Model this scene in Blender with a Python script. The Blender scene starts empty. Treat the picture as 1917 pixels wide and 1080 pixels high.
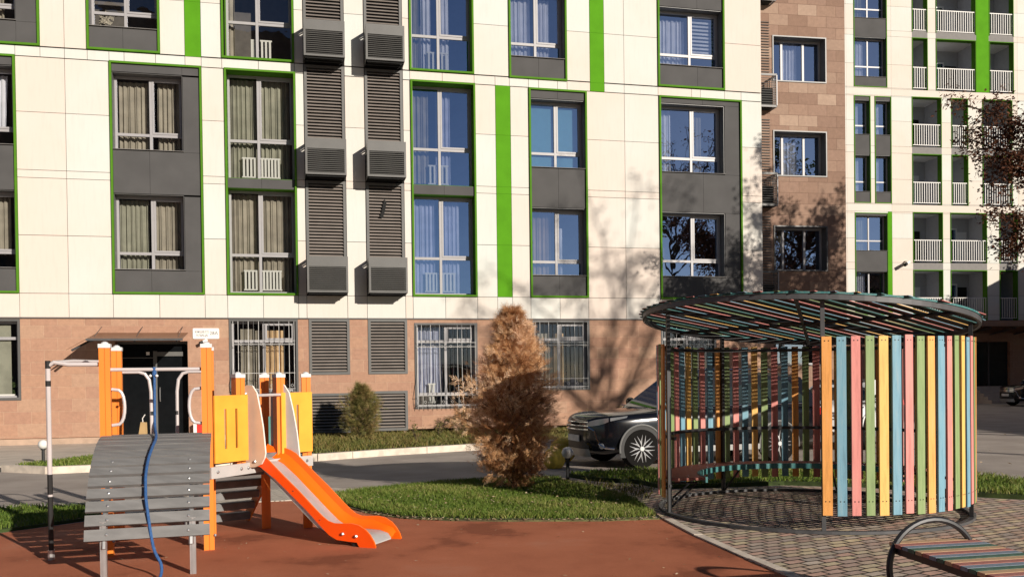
import bpy, bmesh, math, random
from mathutils import Vector, Matrix
random.seed(7)
R = math.radians
S = bpy.context.scene
# ---------------------------------------------------------------- camera
cam_d = bpy.data.cameras.new('camera'); cam = bpy.data.objects.new('camera', cam_d)
S.collection.objects.link(cam); S.camera = cam
F, PITCH, ROLL, SY, HC = 1700.0, -0.0128, -0.0123, 187.89, 1.6
cam_d.sensor_width = 36; cam_d.lens = 36*F/1917; cam_d.shift_y = SY/1917
cam_d.clip_end = 1500; cam_d.clip_start = .1
_f = Vector((0, math.cos(PITCH), math.sin(PITCH))); _u = Vector((0, -math.sin(PITCH), math.cos(PITCH))); _r = Vector((1, 0, 0))
_r3 = _r*math.cos(ROLL)+_u*math.sin(ROLL); _u3 = _u*math.cos(ROLL)-_r*math.sin(ROLL)
cam.matrix_world = Matrix(((_r3.x, _u3.x, -_f.x, 0), (_r3.y, _u3.y, -_f.y, 0), (_r3.z, _u3.z, -_f.z, HC), (0, 0, 0, 1)))
# ---------------------------------------------------------------- sky and sun
SUN_EL = R(18); SUN_AZ = math.atan2(.663, -.749)      # compass angle from +Y towards +X of the sun's position
W = bpy.data.worlds.new('World'); S.world = W; W.use_nodes = True
nt = W.node_tree; sky = nt.nodes.new('ShaderNodeTexSky'); sky.sky_type = 'NISHITA'; sky.sun_disc = False
sky.sun_elevation = SUN_EL; sky.sun_rotation = SUN_AZ; sky.altitude = 900; sky.air_density = .75; sky.dust_density = .25; sky.ozone_density = 1.3
nt.links.new(sky.outputs[0], nt.nodes['Background'].inputs[0]); nt.nodes['Background'].inputs[1].default_value = .05
sd = bpy.data.lights.new('sun', 'SUN'); sd.energy = 5.0; sd.angle = R(.5); sd.color = (1, .91, .80)
sun = bpy.data.objects.new('sun', sd); S.collection.objects.link(sun)
sv = Vector((math.sin(SUN_AZ)*math.cos(SUN_EL), math.cos(SUN_AZ)*math.cos(SUN_EL), math.sin(SUN_EL)))
sun.rotation_euler = sv.to_track_quat('Z', 'Y').to_euler(); sun.location = sv*60
S.view_settings.view_transform = 'Standard'; S.view_settings.look = 'None'; S.view_settings.exposure = .25; S.view_settings.gamma = 1
S.render.engine = 'CYCLES'

# ---------------------------------------------------------------- materials
def node_mat(name):
    m = bpy.data.materials.new(name); m.use_nodes = True; return m, m.node_tree, m.node_tree.nodes['Principled BSDF']
def mat(name, c, rough=.7, metal=0, var=.12, scale=6, bump=0, bscale=40, spec=.4, c2=None, stretch=None, trans=0):
    m, t, p = node_mat(name); N = t.nodes; L = t.links
    tc = N.new('ShaderNodeTexCoord'); src = tc.outputs['Object']
    if stretch:
        mp = N.new('ShaderNodeMapping'); mp.inputs['Scale'].default_value = stretch; L.new(src, mp.inputs[0]); src = mp.outputs[0]
    n = N.new('ShaderNodeTexNoise'); n.inputs['Scale'].default_value = scale; n.inputs['Detail'].default_value = 6; L.new(src, n.inputs['Vector'])
    r = N.new('ShaderNodeValToRGB'); r.color_ramp.elements[0].position = .35; r.color_ramp.elements[1].position = .65
    a = c; b = c2 if c2 else c
    k = var
    r.color_ramp.elements[0].color = (a[0]*(1-k), a[1]*(1-k), a[2]*(1-k), 1); r.color_ramp.elements[1].color = (min(1, b[0]*(1+k)), min(1, b[1]*(1+k)), min(1, b[2]*(1+k)), 1)
    L.new(n.outputs['Fac'], r.inputs[0]); L.new(r.outputs[0], p.inputs['Base Color'])
    p.inputs['Roughness'].default_value = rough; p.inputs['Metallic'].default_value = metal; p.inputs['Specular IOR Level'].default_value = spec
    if bump:
        n2 = N.new('ShaderNodeTexNoise'); n2.inputs['Scale'].default_value = bscale; n2.inputs['Detail'].default_value = 4; L.new(src, n2.inputs['Vector'])
        bp = N.new('ShaderNodeBump'); bp.inputs['Strength'].default_value = bump; bp.inputs['Distance'].default_value = .01
        L.new(n2.outputs['Fac'], bp.inputs['Height']); L.new(bp.outputs[0], p.inputs['Normal'])
    return m
def brick_mat(name, cols, mortar, bw, bh, plane='xz', msize=.008, rough=.8, rot=0, noise=.25, off=.5, bumpd=.004, stain=None):
    m, t, p = node_mat(name); N = t.nodes; L = t.links
    tc = N.new('ShaderNodeTexCoord'); sx = N.new('ShaderNodeSeparateXYZ'); L.new(tc.outputs['Object'], sx.inputs[0])
    cx = N.new('ShaderNodeCombineXYZ'); L.new(sx.outputs[0], cx.inputs[0]); L.new(sx.outputs[2 if plane == 'xz' else 1], cx.inputs[1])
    mp = N.new('ShaderNodeMapping'); mp.inputs['Rotation'].default_value = (0, 0, rot); L.new(cx.outputs[0], mp.inputs[0])
    if plane == 'xy':   # slightly wavy courses
        nz = N.new('ShaderNodeTexNoise'); nz.inputs['Scale'].default_value = 3; L.new(mp.outputs[0], nz.inputs['Vector'])
        ad = N.new('ShaderNodeVectorMath'); ad.operation = 'MULTIPLY_ADD'; ad.inputs[1].default_value = (.05, .05, 0); L.new(nz.outputs['Color'], ad.inputs[0]); L.new(mp.outputs[0], ad.inputs[2]); vec = ad.outputs[0]
    else: vec = mp.outputs[0]
    br = N.new('ShaderNodeTexBrick'); L.new(vec, br.inputs['Vector']); br.inputs['Scale'].default_value = 1
    br.inputs['Brick Width'].default_value = bw; br.inputs['Row Height'].default_value = bh; br.inputs['Mortar Size'].default_value = msize; br.offset = off
    br.inputs['Mortar Smooth'].default_value = .3
    br.inputs['Color1'].default_value = (0, 0, 0, 1); br.inputs['Color2'].default_value = (1, 1, 1, 1); br.inputs['Mortar'].default_value = (.5, .5, .5, 1)
    rp = N.new('ShaderNodeValToRGB'); e = rp.color_ramp.elements
    for i, c in enumerate(cols):
        pos = i/(len(cols)-1)
        if i == 0: e[0].position = 0; e[0].color = (*c, 1)
        elif i == len(cols)-1: e[len(e)-1].position = 1; e[len(e)-1].color = (*c, 1)
        else: x = e.new(pos); x.color = (*c, 1)
    L.new(br.outputs['Color'], rp.inputs[0])
    n = N.new('ShaderNodeTexNoise'); n.inputs['Scale'].default_value = 9; n.inputs['Detail'].default_value = 8; n.inputs['Roughness'].default_value = .7; L.new(tc.outputs['Object'], n.inputs['Vector'])
    mr = N.new('ShaderNodeMapRange'); mr.inputs[1].default_value = .3; mr.inputs[2].default_value = .7; mr.inputs[3].default_value = 1-noise; mr.inputs[4].default_value = 1+noise; L.new(n.outputs['Fac'], mr.inputs[0])
    mx = N.new('ShaderNodeMix'); mx.data_type = 'RGBA'; L.new(br.outputs['Fac'], mx.inputs[0]); L.new(rp.outputs[0], mx.inputs[6]); mx.inputs[7].default_value = (*mortar, 1)
    ml = N.new('ShaderNodeVectorMath'); ml.operation = 'SCALE'; L.new(mx.outputs[2], ml.inputs[0]); L.new(mr.outputs[0], ml.inputs[3])
    L.new(ml.outputs[0], p.inputs['Base Color']); p.inputs['Roughness'].default_value = rough; p.inputs['Specular IOR Level'].default_value = .25
    bp = N.new('ShaderNodeBump'); bp.invert = True; bp.inputs['Distance'].default_value = bumpd; bp.inputs['Strength'].default_value = .8; L.new(br.outputs['Fac'], bp.inputs['Height'])
    bp2 = N.new('ShaderNodeBump'); bp2.inputs['Distance'].default_value = .006; bp2.inputs['Strength'].default_value = .6; L.new(n.outputs['Fac'], bp2.inputs['Height']); L.new(bp.outputs[0], bp2.inputs['Normal'])
    L.new(bp2.outputs[0], p.inputs['Normal']); return m
def panel_mat(name, c1, c2, rough=.85):
    m, t, p = node_mat(name); N = t.nodes; L = t.links
    tc = N.new('ShaderNodeTexCoord'); oi = N.new('ShaderNodeNewGeometry')
    n = N.new('ShaderNodeTexNoise'); n.inputs['Scale'].default_value = .55; n.inputs['Detail'].default_value = 5; L.new(tc.outputs['Object'], n.inputs['Vector'])
    n2 = N.new('ShaderNodeTexNoise'); n2.inputs['Scale'].default_value = 14; n2.inputs['Detail'].default_value = 5; mp = N.new('ShaderNodeMapping'); mp.inputs['Scale'].default_value = (1, 1, .12); L.new(tc.outputs['Object'], mp.inputs[0]); L.new(mp.outputs[0], n2.inputs['Vector'])
    at = N.new('ShaderNodeAttribute'); at.attribute_name = 'tone'
    a1 = N.new('ShaderNodeMath'); a1.operation = 'MULTIPLY_ADD'; a1.inputs[1].default_value = .6; L.new(at.outputs['Fac'], a1.inputs[0]); L.new(n.outputs['Fac'], a1.inputs[2])
    mx = N.new('ShaderNodeMix'); mx.data_type = 'RGBA'; mr = N.new('ShaderNodeMapRange'); mr.inputs[1].default_value = .4; mr.inputs[2].default_value = 1.0; L.new(a1.outputs[0], mr.inputs[0]); L.new(mr.outputs[0], mx.inputs[0])
    mx.inputs[6].default_value = (*c1, 1); mx.inputs[7].default_value = (*c2, 1)
    mr2 = N.new('ShaderNodeMapRange'); mr2.inputs[1].default_value = .3; mr2.inputs[2].default_value = .5; mr2.inputs[3].default_value = .96; mr2.inputs[4].default_value = 1; L.new(n2.outputs['Fac'], mr2.inputs[0])
    ml = N.new('ShaderNodeVectorMath'); ml.operation = 'SCALE'; L.new(mx.outputs[2], ml.inputs[0]); L.new(mr2.outputs[0], ml.inputs[3])
    L.new(ml.outputs[0], p.inputs['Base Color']); p.inputs['Roughness'].default_value = rough; p.inputs['Specular IOR Level'].default_value = .08
    return m
def glass_mat(name, tint=(.8, .85, .85), base=.16, rough=0, wav=.0, gc=(.85, .9, 1)):
    m = bpy.data.materials.new(name); m.use_nodes = True; t = m.node_tree; N = t.nodes; L = t.links; N.clear()
    o = N.new('ShaderNodeOutputMaterial'); tr = N.new('ShaderNodeBsdfTransparent'); tr.inputs[0].default_value = (*tint, 1)
    g = N.new('ShaderNodeBsdfGlossy'); g.inputs['Roughness'].default_value = rough; g.inputs['Color'].default_value = (*gc, 1)
    lw = N.new('ShaderNodeLayerWeight'); lw.inputs[0].default_value = .5; fr = N.new('ShaderNodeMath'); fr.operation = 'POWER'; fr.inputs[1].default_value = 3; L.new(lw.outputs['Facing'], fr.inputs[0]); ad = N.new('ShaderNodeMath'); ad.operation = 'ADD'; ad.use_clamp = True; ad.inputs[1].default_value = base; L.new(fr.outputs[0], ad.inputs[0])
    if wav:
        tc = N.new('ShaderNodeTexCoord'); n = N.new('ShaderNodeTexNoise'); n.inputs['Scale'].default_value = 1.2; L.new(tc.outputs['Object'], n.inputs['Vector'])
        b = N.new('ShaderNodeBump'); b.inputs['Distance'].default_value = wav; L.new(n.outputs['Fac'], b.inputs['Height']); L.new(b.outputs[0], g.inputs['Normal'])
    mx = N.new('ShaderNodeMixShader'); L.new(ad.outputs[0], mx.inputs[0]); L.new(tr.outputs[0], mx.inputs[1]); L.new(g.outputs[0], mx.inputs[2]); L.new(mx.outputs[0], o.inputs[0])
    return m
def wood_paint(name, c, wear=(.45, .36, .26)):
    m, t, p = node_mat(name); N = t.nodes; L = t.links
    tc = N.new('ShaderNodeTexCoord'); mp = N.new('ShaderNodeMapping'); mp.inputs['Scale'].default_value = (14, 14, 1.2); L.new(tc.outputs['Object'], mp.inputs[0])
    n = N.new('ShaderNodeTexNoise'); n.inputs['Scale'].default_value = 2; n.inputs['Detail'].default_value = 8; n.inputs['Roughness'].default_value = .7; L.new(mp.outputs[0], n.inputs['Vector'])
    r = N.new('ShaderNodeValToRGB'); r.color_ramp.elements[0].position = .25; r.color_ramp.elements[0].color = (c[0]*.62, c[1]*.6, c[2]*.6, 1)
    r.color_ramp.elements[1].position = .5; r.color_ramp.elements[1].color = (*c, 1); e = r.color_ramp.elements.new(.8); e.color = (c[0]*.7+wear[0]*.35, c[1]*.7+wear[1]*.35, c[2]*.7+wear[2]*.35, 1)
    L.new(n.outputs['Fac'], r.inputs[0]); L.new(r.outputs[0], p.inputs['Base Color']); p.inputs['Roughness'].default_value = .65
    b = N.new('ShaderNodeBump'); b.inputs['Distance'].default_value = .003; b.inputs['Strength'].default_value = .6; L.new(n.outputs['Fac'], b.inputs['Height']); L.new(b.outputs[0], p.inputs['Normal'])
    return m
M = dict(
 white=panel_mat('white_fibre_cement', (.61, .63, .59), (.65, .565, .495)),
 white2=panel_mat('white_fibre_cement_far', (.62, .64, .595), (.64, .57, .495)),
 grey=mat('grey_panel', (.085, .083, .082), .8, var=.08, scale=1.5, spec=.1),
 green=mat('green_panel', (.085, .27, .012), .85, var=.07, scale=2, spec=.08),
 greenframe=mat('green_frame_metal', (.075, .20, .014), .75, var=.06, scale=3, spec=.1),
 louvre=mat('louvre_metal', (.12, .118, .112), .45, var=.06, scale=3), louvre2=mat('louvre_slat_metal', (.25, .215, .19), .6, var=.08, scale=3),
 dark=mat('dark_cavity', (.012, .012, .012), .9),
 stone=brick_mat('tuff_stone', [(.33, .185, .125), (.40, .235, .155), (.36, .205, .14), (.41, .26, .175)], (.45, .29, .20), .62, .301, msize=.007, noise=.14),
 stone2=brick_mat('brown_stone', [(.22, .135, .095), (.26, .165, .12), (.30, .195, .14), (.22, .135, .095), (.38, .27, .20)], (.17, .10, .07), .64, .345, msize=.006, noise=.12),
 plinth=mat('plinth_stone', (.42, .30, .22), .85, var=.12, scale=4, bump=.3),
 frame=mat('light_window_frame', (.33, .32, .325), .4, var=.03),
 framed=mat('dark_window_frame', (.10, .098, .095), .4, var=.03),
 glass=glass_mat('window_glass', (.92, .93, .93), base=.10, wav=.004, gc=(.75, .82, 1)), glassb=glass_mat('coated_glass_sky_blue', (.85, .88, .92), base=.46, wav=.004, gc=(.55, .70, 1)),  # coated panes: the reflected sky's deep blue is put into the gloss colour
 room=mat('room_wall', (.10, .09, .08), .9),
 c_beige=mat('beige_curtain', (.29, .26, .205), .9, var=.15, scale=3), c_olive=mat('olive_curtain', (.26, .255, .195), .9, var=.15, scale=3), c_brown=mat('brown_curtain', (.36, .26, .16), .9, var=.12, scale=3),
 c_white=mat('white_sheer_curtain', (.62, .62, .66), .9, var=.08, scale=3), c_tan=mat('tan_curtain', (.55, .38, .21), .9, var=.12, scale=3),
 c_teal=mat('teal_roller_blind', (.16, .36, .42), .8, var=.03), c_grey=mat('grey_roller_blind', (.16, .17, .17), .8, var=.03), c_blue=mat('blue_lilac_curtain', (.42, .44, .55), .9, var=.12, scale=3),
 radiator=mat('radiator_enamel', (.55, .54, .49), .4, var=.02),
 bar=mat('grille_white_steel', (.50, .49, .47), .4, var=.1), barb=mat('grille_black_steel', (.03, .03, .03), .5),
 plaster=mat('balcony_plaster', (.40, .41, .45), .9, var=.04), ceil=mat('balcony_ceiling', (.75, .74, .72), .9, var=.04), slabm=mat('slab_band', (.20, .19, .18), .8, var=.06),
 rail=mat('white_railing', (.72, .70, .66), .5, var=.03), doorw=mat('white_plastic_door', (.66, .66, .68), .4, var=.03),
 asphalt=mat('asphalt', (.34, .29, .25), .92, var=.1, scale=1.1, bump=.5, bscale=120, c2=(.36, .31, .27)),
 kerb=mat('concrete_kerb', (.60, .52, .43), .9, var=.15, scale=6, bump=.4),
 concrete=mat('concrete', (.50, .44, .37), .9, var=.12, scale=2, bump=.3),
 soil=mat('soil', (.16, .12, .06), .95, var=.4, scale=5, bump=.6, c2=(.13, .14, .05)),
 turf=mat('turf_base', (.035, .055, .012), .95, var=.35, scale=6, bump=.5),
 paver=brick_mat('paving_blocks', [(.50, .38, .28), (.36, .31, .27), (.56, .35, .27), (.42, .36, .28), (.60, .50, .32), (.38, .26, .22), (.52, .44, .36)], (.035, .028, .022), .20, .11, 'xy', .013, rot=R(-28), noise=.22, bumpd=.02, off=.5),
 pavgrey=brick_mat('grey_paving', [(.62, .54, .45), (.54, .48, .4), (.58, .52, .43)], (.2, .17, .14), .2, .1, 'xy', .008, rot=R(20), noise=.15),
 galv=mat('galvanised_steel', (.50, .50, .50), .35, .8, var=.12, scale=8), pipe=mat('grey_powder_pipe', (.58, .53, .52), .35, .15, var=.05),
 orangepost=mat('orange_post', (.80, .215, .022), .45, var=.05, stretch=(1, 1, .3)), orange=mat('orange_plastic', (.95, .14, .004), .35, var=.04, scale=2, spec=.5), redorange=mat('red_orange_plastic', (.90, .085, .004), .35, var=.04, scale=2),
 cap=mat('grey_plastic_cap', (.60, .60, .60), .5, var=.05), yellow=mat('yellow_plastic', (.88, .375, .045), .4, var=.07, scale=5), beige=mat('peach_lit_grey_plastic', (.60, .42, .30), .5, var=.05), greyp=mat('grey_plastic', (.46, .44, .42), .5, var=.06), whitee=mat('white_plastic_edge', (.8, .76, .68), .5, var=.03), teal=mat('teal_plastic', (.20, .52, .46), .5),
 plank=mat('grey_plank', (.165, .163, .16), .6, var=.14, scale=3, bump=.2, stretch=(.6, 6, 6)), steel=mat('stainless_chute', (.50, .49, .48), .42, .35, var=.08, scale=5),
 bolt=mat('bolt_cap', (.66, .66, .66), .4, var=.02), rope=mat('blue_rope', (.03, .10, .27), .7, var=.2, scale=60, bump=.6, bscale=200), black=mat('black_plastic', (.015, .015, .015), .5), blackm=mat('black_painted_steel', (.022, .022, .024), .45, spec=.5), greysteel=mat('dark_grey_steel', (.075, .075, .078), .45),
 w_orange=wood_paint('orange_slat_paint', (.80, .36, .09)), w_blue=wood_paint('blue_slat_paint', (.16, .33, .42)), w_pink=wood_paint('pink_slat_paint', (.66, .24, .21)), w_green=wood_paint('green_slat_paint', (.22, .31, .12)), w_yellow=wood_paint('yellow_slat_paint', (.80, .46, .12)),
 tealslat=wood_paint('teal_slat_paint', (.04, .17, .17)), redbrown=wood_paint('red_brown_slat_paint', (.22, .06, .04)),
 bark=mat('tree_bark', (.085, .06, .04), .95, var=.3, scale=10, bump=.8), globe=mat('white_globe', (.72, .70, .66), .25, var=.03), lamppost=mat('lamp_post_black', (.02, .02, .02), .5),
 ball=mat('yellow_paint_concrete', (.66, .46, .06), .7, var=.2, scale=8), carblack=mat('black_car_paint', (.005, .0055, .008), .12, .1, var=.05, spec=.7), carwhite=mat('white_car_paint', (.75, .75, .74), .2, var=.02, spec=.6), cardark=mat('dark_grey_car_paint', (.02, .02, .022), .15, .3),
 tyre=mat('tyre_rubber', (.010, .0095, .009), .95, spec=.08), rim=mat('alloy_rim', (.78, .78, .78), .25, .6, var=.02), chrome=mat('chrome', (.75, .75, .75), .12, 1, var=.02), carglass=mat('car_glass', (.02, .03, .03), .03, spec=.5), silver=mat('silver_trim', (.28, .28, .27), .4, .5), lens=mat('headlight_lens', (.35, .37, .4), .08, .6, spec=1), red=mat('red_tail_lamp', (.45, .01, .01), .2), plate=mat('number_plate', (.6, .6, .58), .5),
 white_sign=mat('sign_white', (.80, .76, .70), .5, var=.02), ink=mat('sign_ink', (.06, .08, .12), .6), bronze=mat('bronze_sheet', (.20, .10, .055), .35, .3, var=.1), paper=mat('paper_bag', (.50, .34, .16), .8), redp=mat('red_plastic', (.65, .03, .02), .5),
)
for _n, _c in (('shade_red', (.045, .008, .006)), ('shade_black', (.012, .011, .011)), ('shade_green', (.008, .022, .016))): M[_n] = mat(_n+'_underside', _c, .7, var=.2, stretch=(1, 1, 4))  # roof board undersides, with their shade put into the colour
M['doorglass'] = mat('dark_door_glass', (.006, .007, .008), .12, spec=.18)
for _n, _c in (('b_orange', (.56, .36, .20)), ('b_pink', (.42, .16, .13)), ('b_blue', (.20, .25, .31)), ('b_green', (.06, .14, .10))): M[_n] = wood_paint('faded_'+_n[2:]+'_bench_paint', _c)
M['blindslat'] = mat('blind_slats', (.55, .55, .58), .6)
def rubber():
    m, t, p = node_mat('red_rubber_surface'); N = t.nodes; L = t.links; tc = N.new('ShaderNodeTexCoord')
    a = N.new('ShaderNodeTexNoise'); a.inputs['Scale'].default_value = .9; a.inputs['Detail'].default_value = 7; a.inputs['Roughness'].default_value = .6; L.new(tc.outputs['Object'], a.inputs['Vector'])
    r = N.new('ShaderNodeValToRGB'); r.color_ramp.elements[0].position = .36; r.color_ramp.elements[0].color = (.27, .085, .042, 1); r.color_ramp.elements[1].position = .43; r.color_ramp.elements[1].color = (.41, .135, .068, 1); e = r.color_ramp.elements.new(.58); e.color = (.47, .16, .082, 1); e = r.color_ramp.elements.new(.75); e.color = (.48, .20, .12, 1); L.new(a.outputs['Fac'], r.inputs[0])
    v = N.new('ShaderNodeTexNoise'); v.inputs['Scale'].default_value = 260; v.inputs['Detail'].default_value = 2; L.new(tc.outputs['Object'], v.inputs['Vector'])
    mr = N.new('ShaderNodeMapRange'); mr.inputs[1].default_value = .3; mr.inputs[2].default_value = .7; mr.inputs[3].default_value = .6; mr.inputs[4].default_value = 1.35; L.new(v.outputs['Fac'], mr.inputs[0])
    ml = N.new('ShaderNodeVectorMath'); ml.operation = 'SCALE'; L.new(r.outputs[0], ml.inputs[0]); L.new(mr.outputs[0], ml.inputs[3]); L.new(ml.outputs[0], p.inputs['Base Color'])
    b = N.new('ShaderNodeBump'); b.inputs['Distance'].default_value = .006; b.inputs['Strength'].default_value = .7; L.new(v.outputs['Fac'], b.inputs['Height']); L.new(b.outputs[0], p.inputs['Normal']); p.inputs['Roughness'].default_value = .9; p.inputs['Specular IOR Level'].default_value = .2
    return m
M['rubber'] = rubber()
def leaf_mat(name, cols, scale=3.0):
    m, t, p = node_mat(name); N = t.nodes; L = t.links; at = N.new('ShaderNodeAttribute'); at.attribute_name = 'tone'
    r = N.new('ShaderNodeValToRGB'); e = r.color_ramp.elements
    for i, c in enumerate(cols):
        pos = i/(len(cols)-1)
        if i == 0: e[0].position = 0; e[0].color = (*c, 1)
        elif i == len(cols)-1: e[len(e)-1].position = 1; e[len(e)-1].color = (*c, 1)
        else: e.new(pos).color = (*c, 1)
    L.new(at.outputs['Fac'], r.inputs[0]); L.new(r.outputs[0], p.inputs['Base Color']); p.inputs['Roughness'].default_value = .6; p.inputs['Specular IOR Level'].default_value = .25
    try:
        tr = N.new('ShaderNodeBsdfTranslucent'); L.new(r.outputs[0], tr.inputs[0]); mx = N.new('ShaderNodeMixShader'); mx.inputs[0].default_value = .22
        L.new(p.outputs[0], mx.inputs[1]); L.new(tr.outputs[0], mx.inputs[2]); L.new(mx.outputs[0], N['Material Output'].inputs[0])
    except Exception: pass
    return m
M['grass'] = leaf_mat('grass_blades', [(.05, .095, .012), (.10, .165, .02), (.17, .225, .04), (.29, .28, .085), (.42, .34, .17)])
M['weeds'] = leaf_mat('weed_leaves', [(.05, .07, .015), (.09, .11, .025), (.16, .15, .04), (.22, .17, .06), (.26, .16, .08)])
M['thuja'] = leaf_mat('dried_thuja_sprays', [(.20, .085, .035), (.42, .20, .085), (.60, .34, .16), (.72, .46, .26), (.82, .60, .42)])
M['bushleaf'] = leaf_mat('bush_leaves', [(.10, .10, .03), (.18, .17, .05), (.27, .20, .07), (.34, .22, .10), (.16, .17, .05)])
M['autumn'] = leaf_mat('autumn_tree_leaves', [(.07, .028, .016), (.12, .045, .024), (.18, .075, .04), (.10, .05, .025)])
M['treeleaf'] = leaf_mat('green_tree_leaves', [(.04, .06, .015), (.07, .09, .02), (.12, .10, .03)])
M['litter'] = leaf_mat('dry_leaf_litter', [(.30, .20, .10), (.45, .33, .2), (.55, .45, .32)])

# ---------------------------------------------------------------- mesh helpers
COL = S.collection
class MB:
    def __init__(s): s.v = []; s.f = []; s.m = []; s.mats = []; s.tone = None
    def mi(s, k):
        if k not in s.mats: s.mats.append(k)
        return s.mats.index(k)
    def add(s, vs, fs, k, t=None):
        o = len(s.v); s.v += [tuple(x) for x in vs]; i = s.mi(k)
        for f in fs: s.f.append(tuple(o+j for j in f)); s.m.append(i)
        if t is not None:
            if s.tone is None: s.tone = []
            s.tone += [t]*len(vs)
        elif s.tone is not None: s.tone += [0]*len(vs)
    def box(s, x0, x1, y0, y1, z0, z1, k, t=None):
        s.add([(x0, y0, z0), (x1, y0, z0), (x1, y1, z0), (x0, y1, z0), (x0, y0, z1), (x1, y0, z1), (x1, y1, z1), (x0, y1, z1)],
              [(0, 3, 2, 1), (4, 5, 6, 7), (0, 1, 5, 4), (1, 2, 6, 5), (2, 3, 7, 6), (3, 0, 4, 7)], k, t)
    def obox(s, c, ax, ay, az, hx, hy, hz, k, t=None):
        c = Vector(c); ax = Vector(ax).normalized()*hx; ay = Vector(ay).normalized()*hy; az = Vector(az).normalized()*hz
        P = [c+ax*i+ay*j+az*l for l in (-1, 1) for (i, j) in ((-1, -1), (1, -1), (1, 1), (-1, 1))]
        s.add(P, [(0, 3, 2, 1), (4, 5, 6, 7), (0, 1, 5, 4), (1, 2, 6, 5), (2, 3, 7, 6), (3, 0, 4, 7)], k, t)
    def prism(s, poly, vec, k, k2=None):     # polygon (3-D points) extruded along vec
        n = len(poly); vec = Vector(vec); P = [Vector(p) for p in poly]; Q = [p+vec for p in P]
        s.add(P+Q, [tuple(range(n))[::-1], tuple(range(n, 2*n))], k); o = len(s.v)-2*n; i = s.mi(k2 or k)
        for a in range(n):
            b = (a+1) % n; s.f.append((o+a, o+b, o+n+b, o+n+a)); s.m.append(i)
    def tube(s, pts, r, k, n=10, closed=False, rs=None):
        P = [Vector(p) for p in pts]; m = len(P); V = []; up = Vector((0, 0, 1))
        prev = None
        for i, p in enumerate(P):
            if closed: d = P[(i+1) % m]-P[i-1]
            else: d = P[min(i+1, m-1)]-P[max(i-1, 0)]
            d.normalize()
            if prev is None:
                a = d.cross(up) if abs(d.z) < .95 else d.cross(Vector((1, 0, 0)))
            else: a = prev-d*prev.dot(d)
            a.normalize(); prev = a; b = d.cross(a); rr = rs[i] if rs else r
            V += [p+(a*math.cos(t)+b*math.sin(t))*rr for t in [2*math.pi*j/n for j in range(n)]]
        Fc = []
        for i in range(m if closed else m-1):
            i2 = (i+1) % m
            for j in range(n): Fc.append((i*n+j, i*n+(j+1) % n, i2*n+(j+1) % n, i2*n+j))
        if not closed: Fc += [tuple(range(n)), tuple(range((m-1)*n, m*n))[::-1]]
        s.add(V, Fc, k)
    def lathe(s, prof, c, k, n=24, ax=None):
        c = Vector(c); V = []; az = Vector(ax).normalized() if ax else Vector((0, 0, 1)); a = az.orthogonal().normalized(); b = az.cross(a)
        for (r, z) in prof: V += [c+az*z+(a*math.cos(2*math.pi*j/n)+b*math.sin(2*math.pi*j/n))*r for j in range(n)]
        Fc = [(i*n+j, i*n+(j+1) % n, (i+1)*n+(j+1) % n, (i+1)*n+j) for i in range(len(prof)-1) for j in range(n)]
        Fc += [tuple(range(n))[::-1], tuple(range((len(prof)-1)*n, len(prof)*n))]
        s.add(V, Fc, k)
    def build(s, name, parent=None, smooth=False, sharp=None):
        me = bpy.data.meshes.new(name); me.from_pydata(s.v, [], s.f)
        for k in s.mats: me.materials.append(M[k])
        me.polygons.foreach_set('material_index', s.m)
        if smooth: me.polygons.foreach_set('use_smooth', [True]*len(s.f))
        if s.tone:
            a = me.attributes.new('tone', 'FLOAT', 'POINT'); a.data.foreach_set('value', s.tone)
        me.update()
        if smooth and sharp is not False:
            try: me.set_sharp_from_angle(angle=R(40))
            except Exception: pass
        o = bpy.data.objects.new(name, me); COL.objects.link(o)
        if parent: o.parent = parent
        return o
def empty(name, loc=(0, 0, 0), rz=0, parent=None):
    o = bpy.data.objects.new(name, None); COL.objects.link(o); o.location = loc; o.rotation_euler = (0, 0, rz); o.empty_display_size = .2
    if parent: o.parent = parent
    return o
def tag(o, label, cat, group=None, kind=None):
    if label: o['label'] = label
    if cat: o['category'] = cat
    if group: o['group'] = group
    if kind: o['kind'] = kind
    return o
def inpoly(x, y, P):
    c = False; j = len(P)-1
    for i in range(len(P)):
        if (P[i][1] > y) != (P[j][1] > y) and x < (P[j][0]-P[i][0])*(y-P[i][1])/(P[j][1]-P[i][1])+P[i][0]: c = not c
        j = i
    return c
def slab(name, poly, z0, z1, k, kind='structure', label=None):
    b = MB(); b.prism([(x, y, z0) for x, y in poly], (0, 0, z1-z0), k); o = b.build(name)
    tag(o, label, None, None, kind); return o

# ---------------------------------------------------------------- ground
g = MB(); g.add([(-300, -300, 0), (300, -300, 0), (300, 400, 0), (-300, 400, 0)], [(0, 1, 2, 3)], 'asphalt'); tag(g.build('road'), 'grey asphalt road and yard around the playground', None, kind='structure')
RUB = [(-14, 8.3), (-9, 8.75), (-6.6, 9.2), (-5.46, 9.66), (-4.82, 10.47), (-4.1, 11.2), (-3.3, 11.85), (-2.55, 12.05), (-2.14, 11.32), (-1.75, 10.75), (-1.29, 10.31), (-.7, 10.08), (-.07, 9.99), (.98, 9.93), (1.66, 10.02), (1.79, 8.96), (2.0, 7.77), (2.13, 7.14), (2.6, 4), (3, -6), (-14, -6)]
slab('rubber_surface', RUB, -.05, .012, 'rubber', label='reddish brown rubber playground surface')
PAV = [(1.66, 10.02), (1.79, 8.96), (2.0, 7.77), (2.13, 7.14), (2.6, 4), (3, -6), (16, -6), (16, 6), (9.0, 10.0), (6.6, 10.9), (5.7, 11.5), (4.9, 12.5), (3.9, 12.9), (2.7, 12.7), (2.0, 12.6), (1.75, 13.3), (1.1, 13.75), (.75, 14.35), (.55, 14.3), (.75, 13.6), (1.3, 12.8), (1.6, 11.5)]
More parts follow.
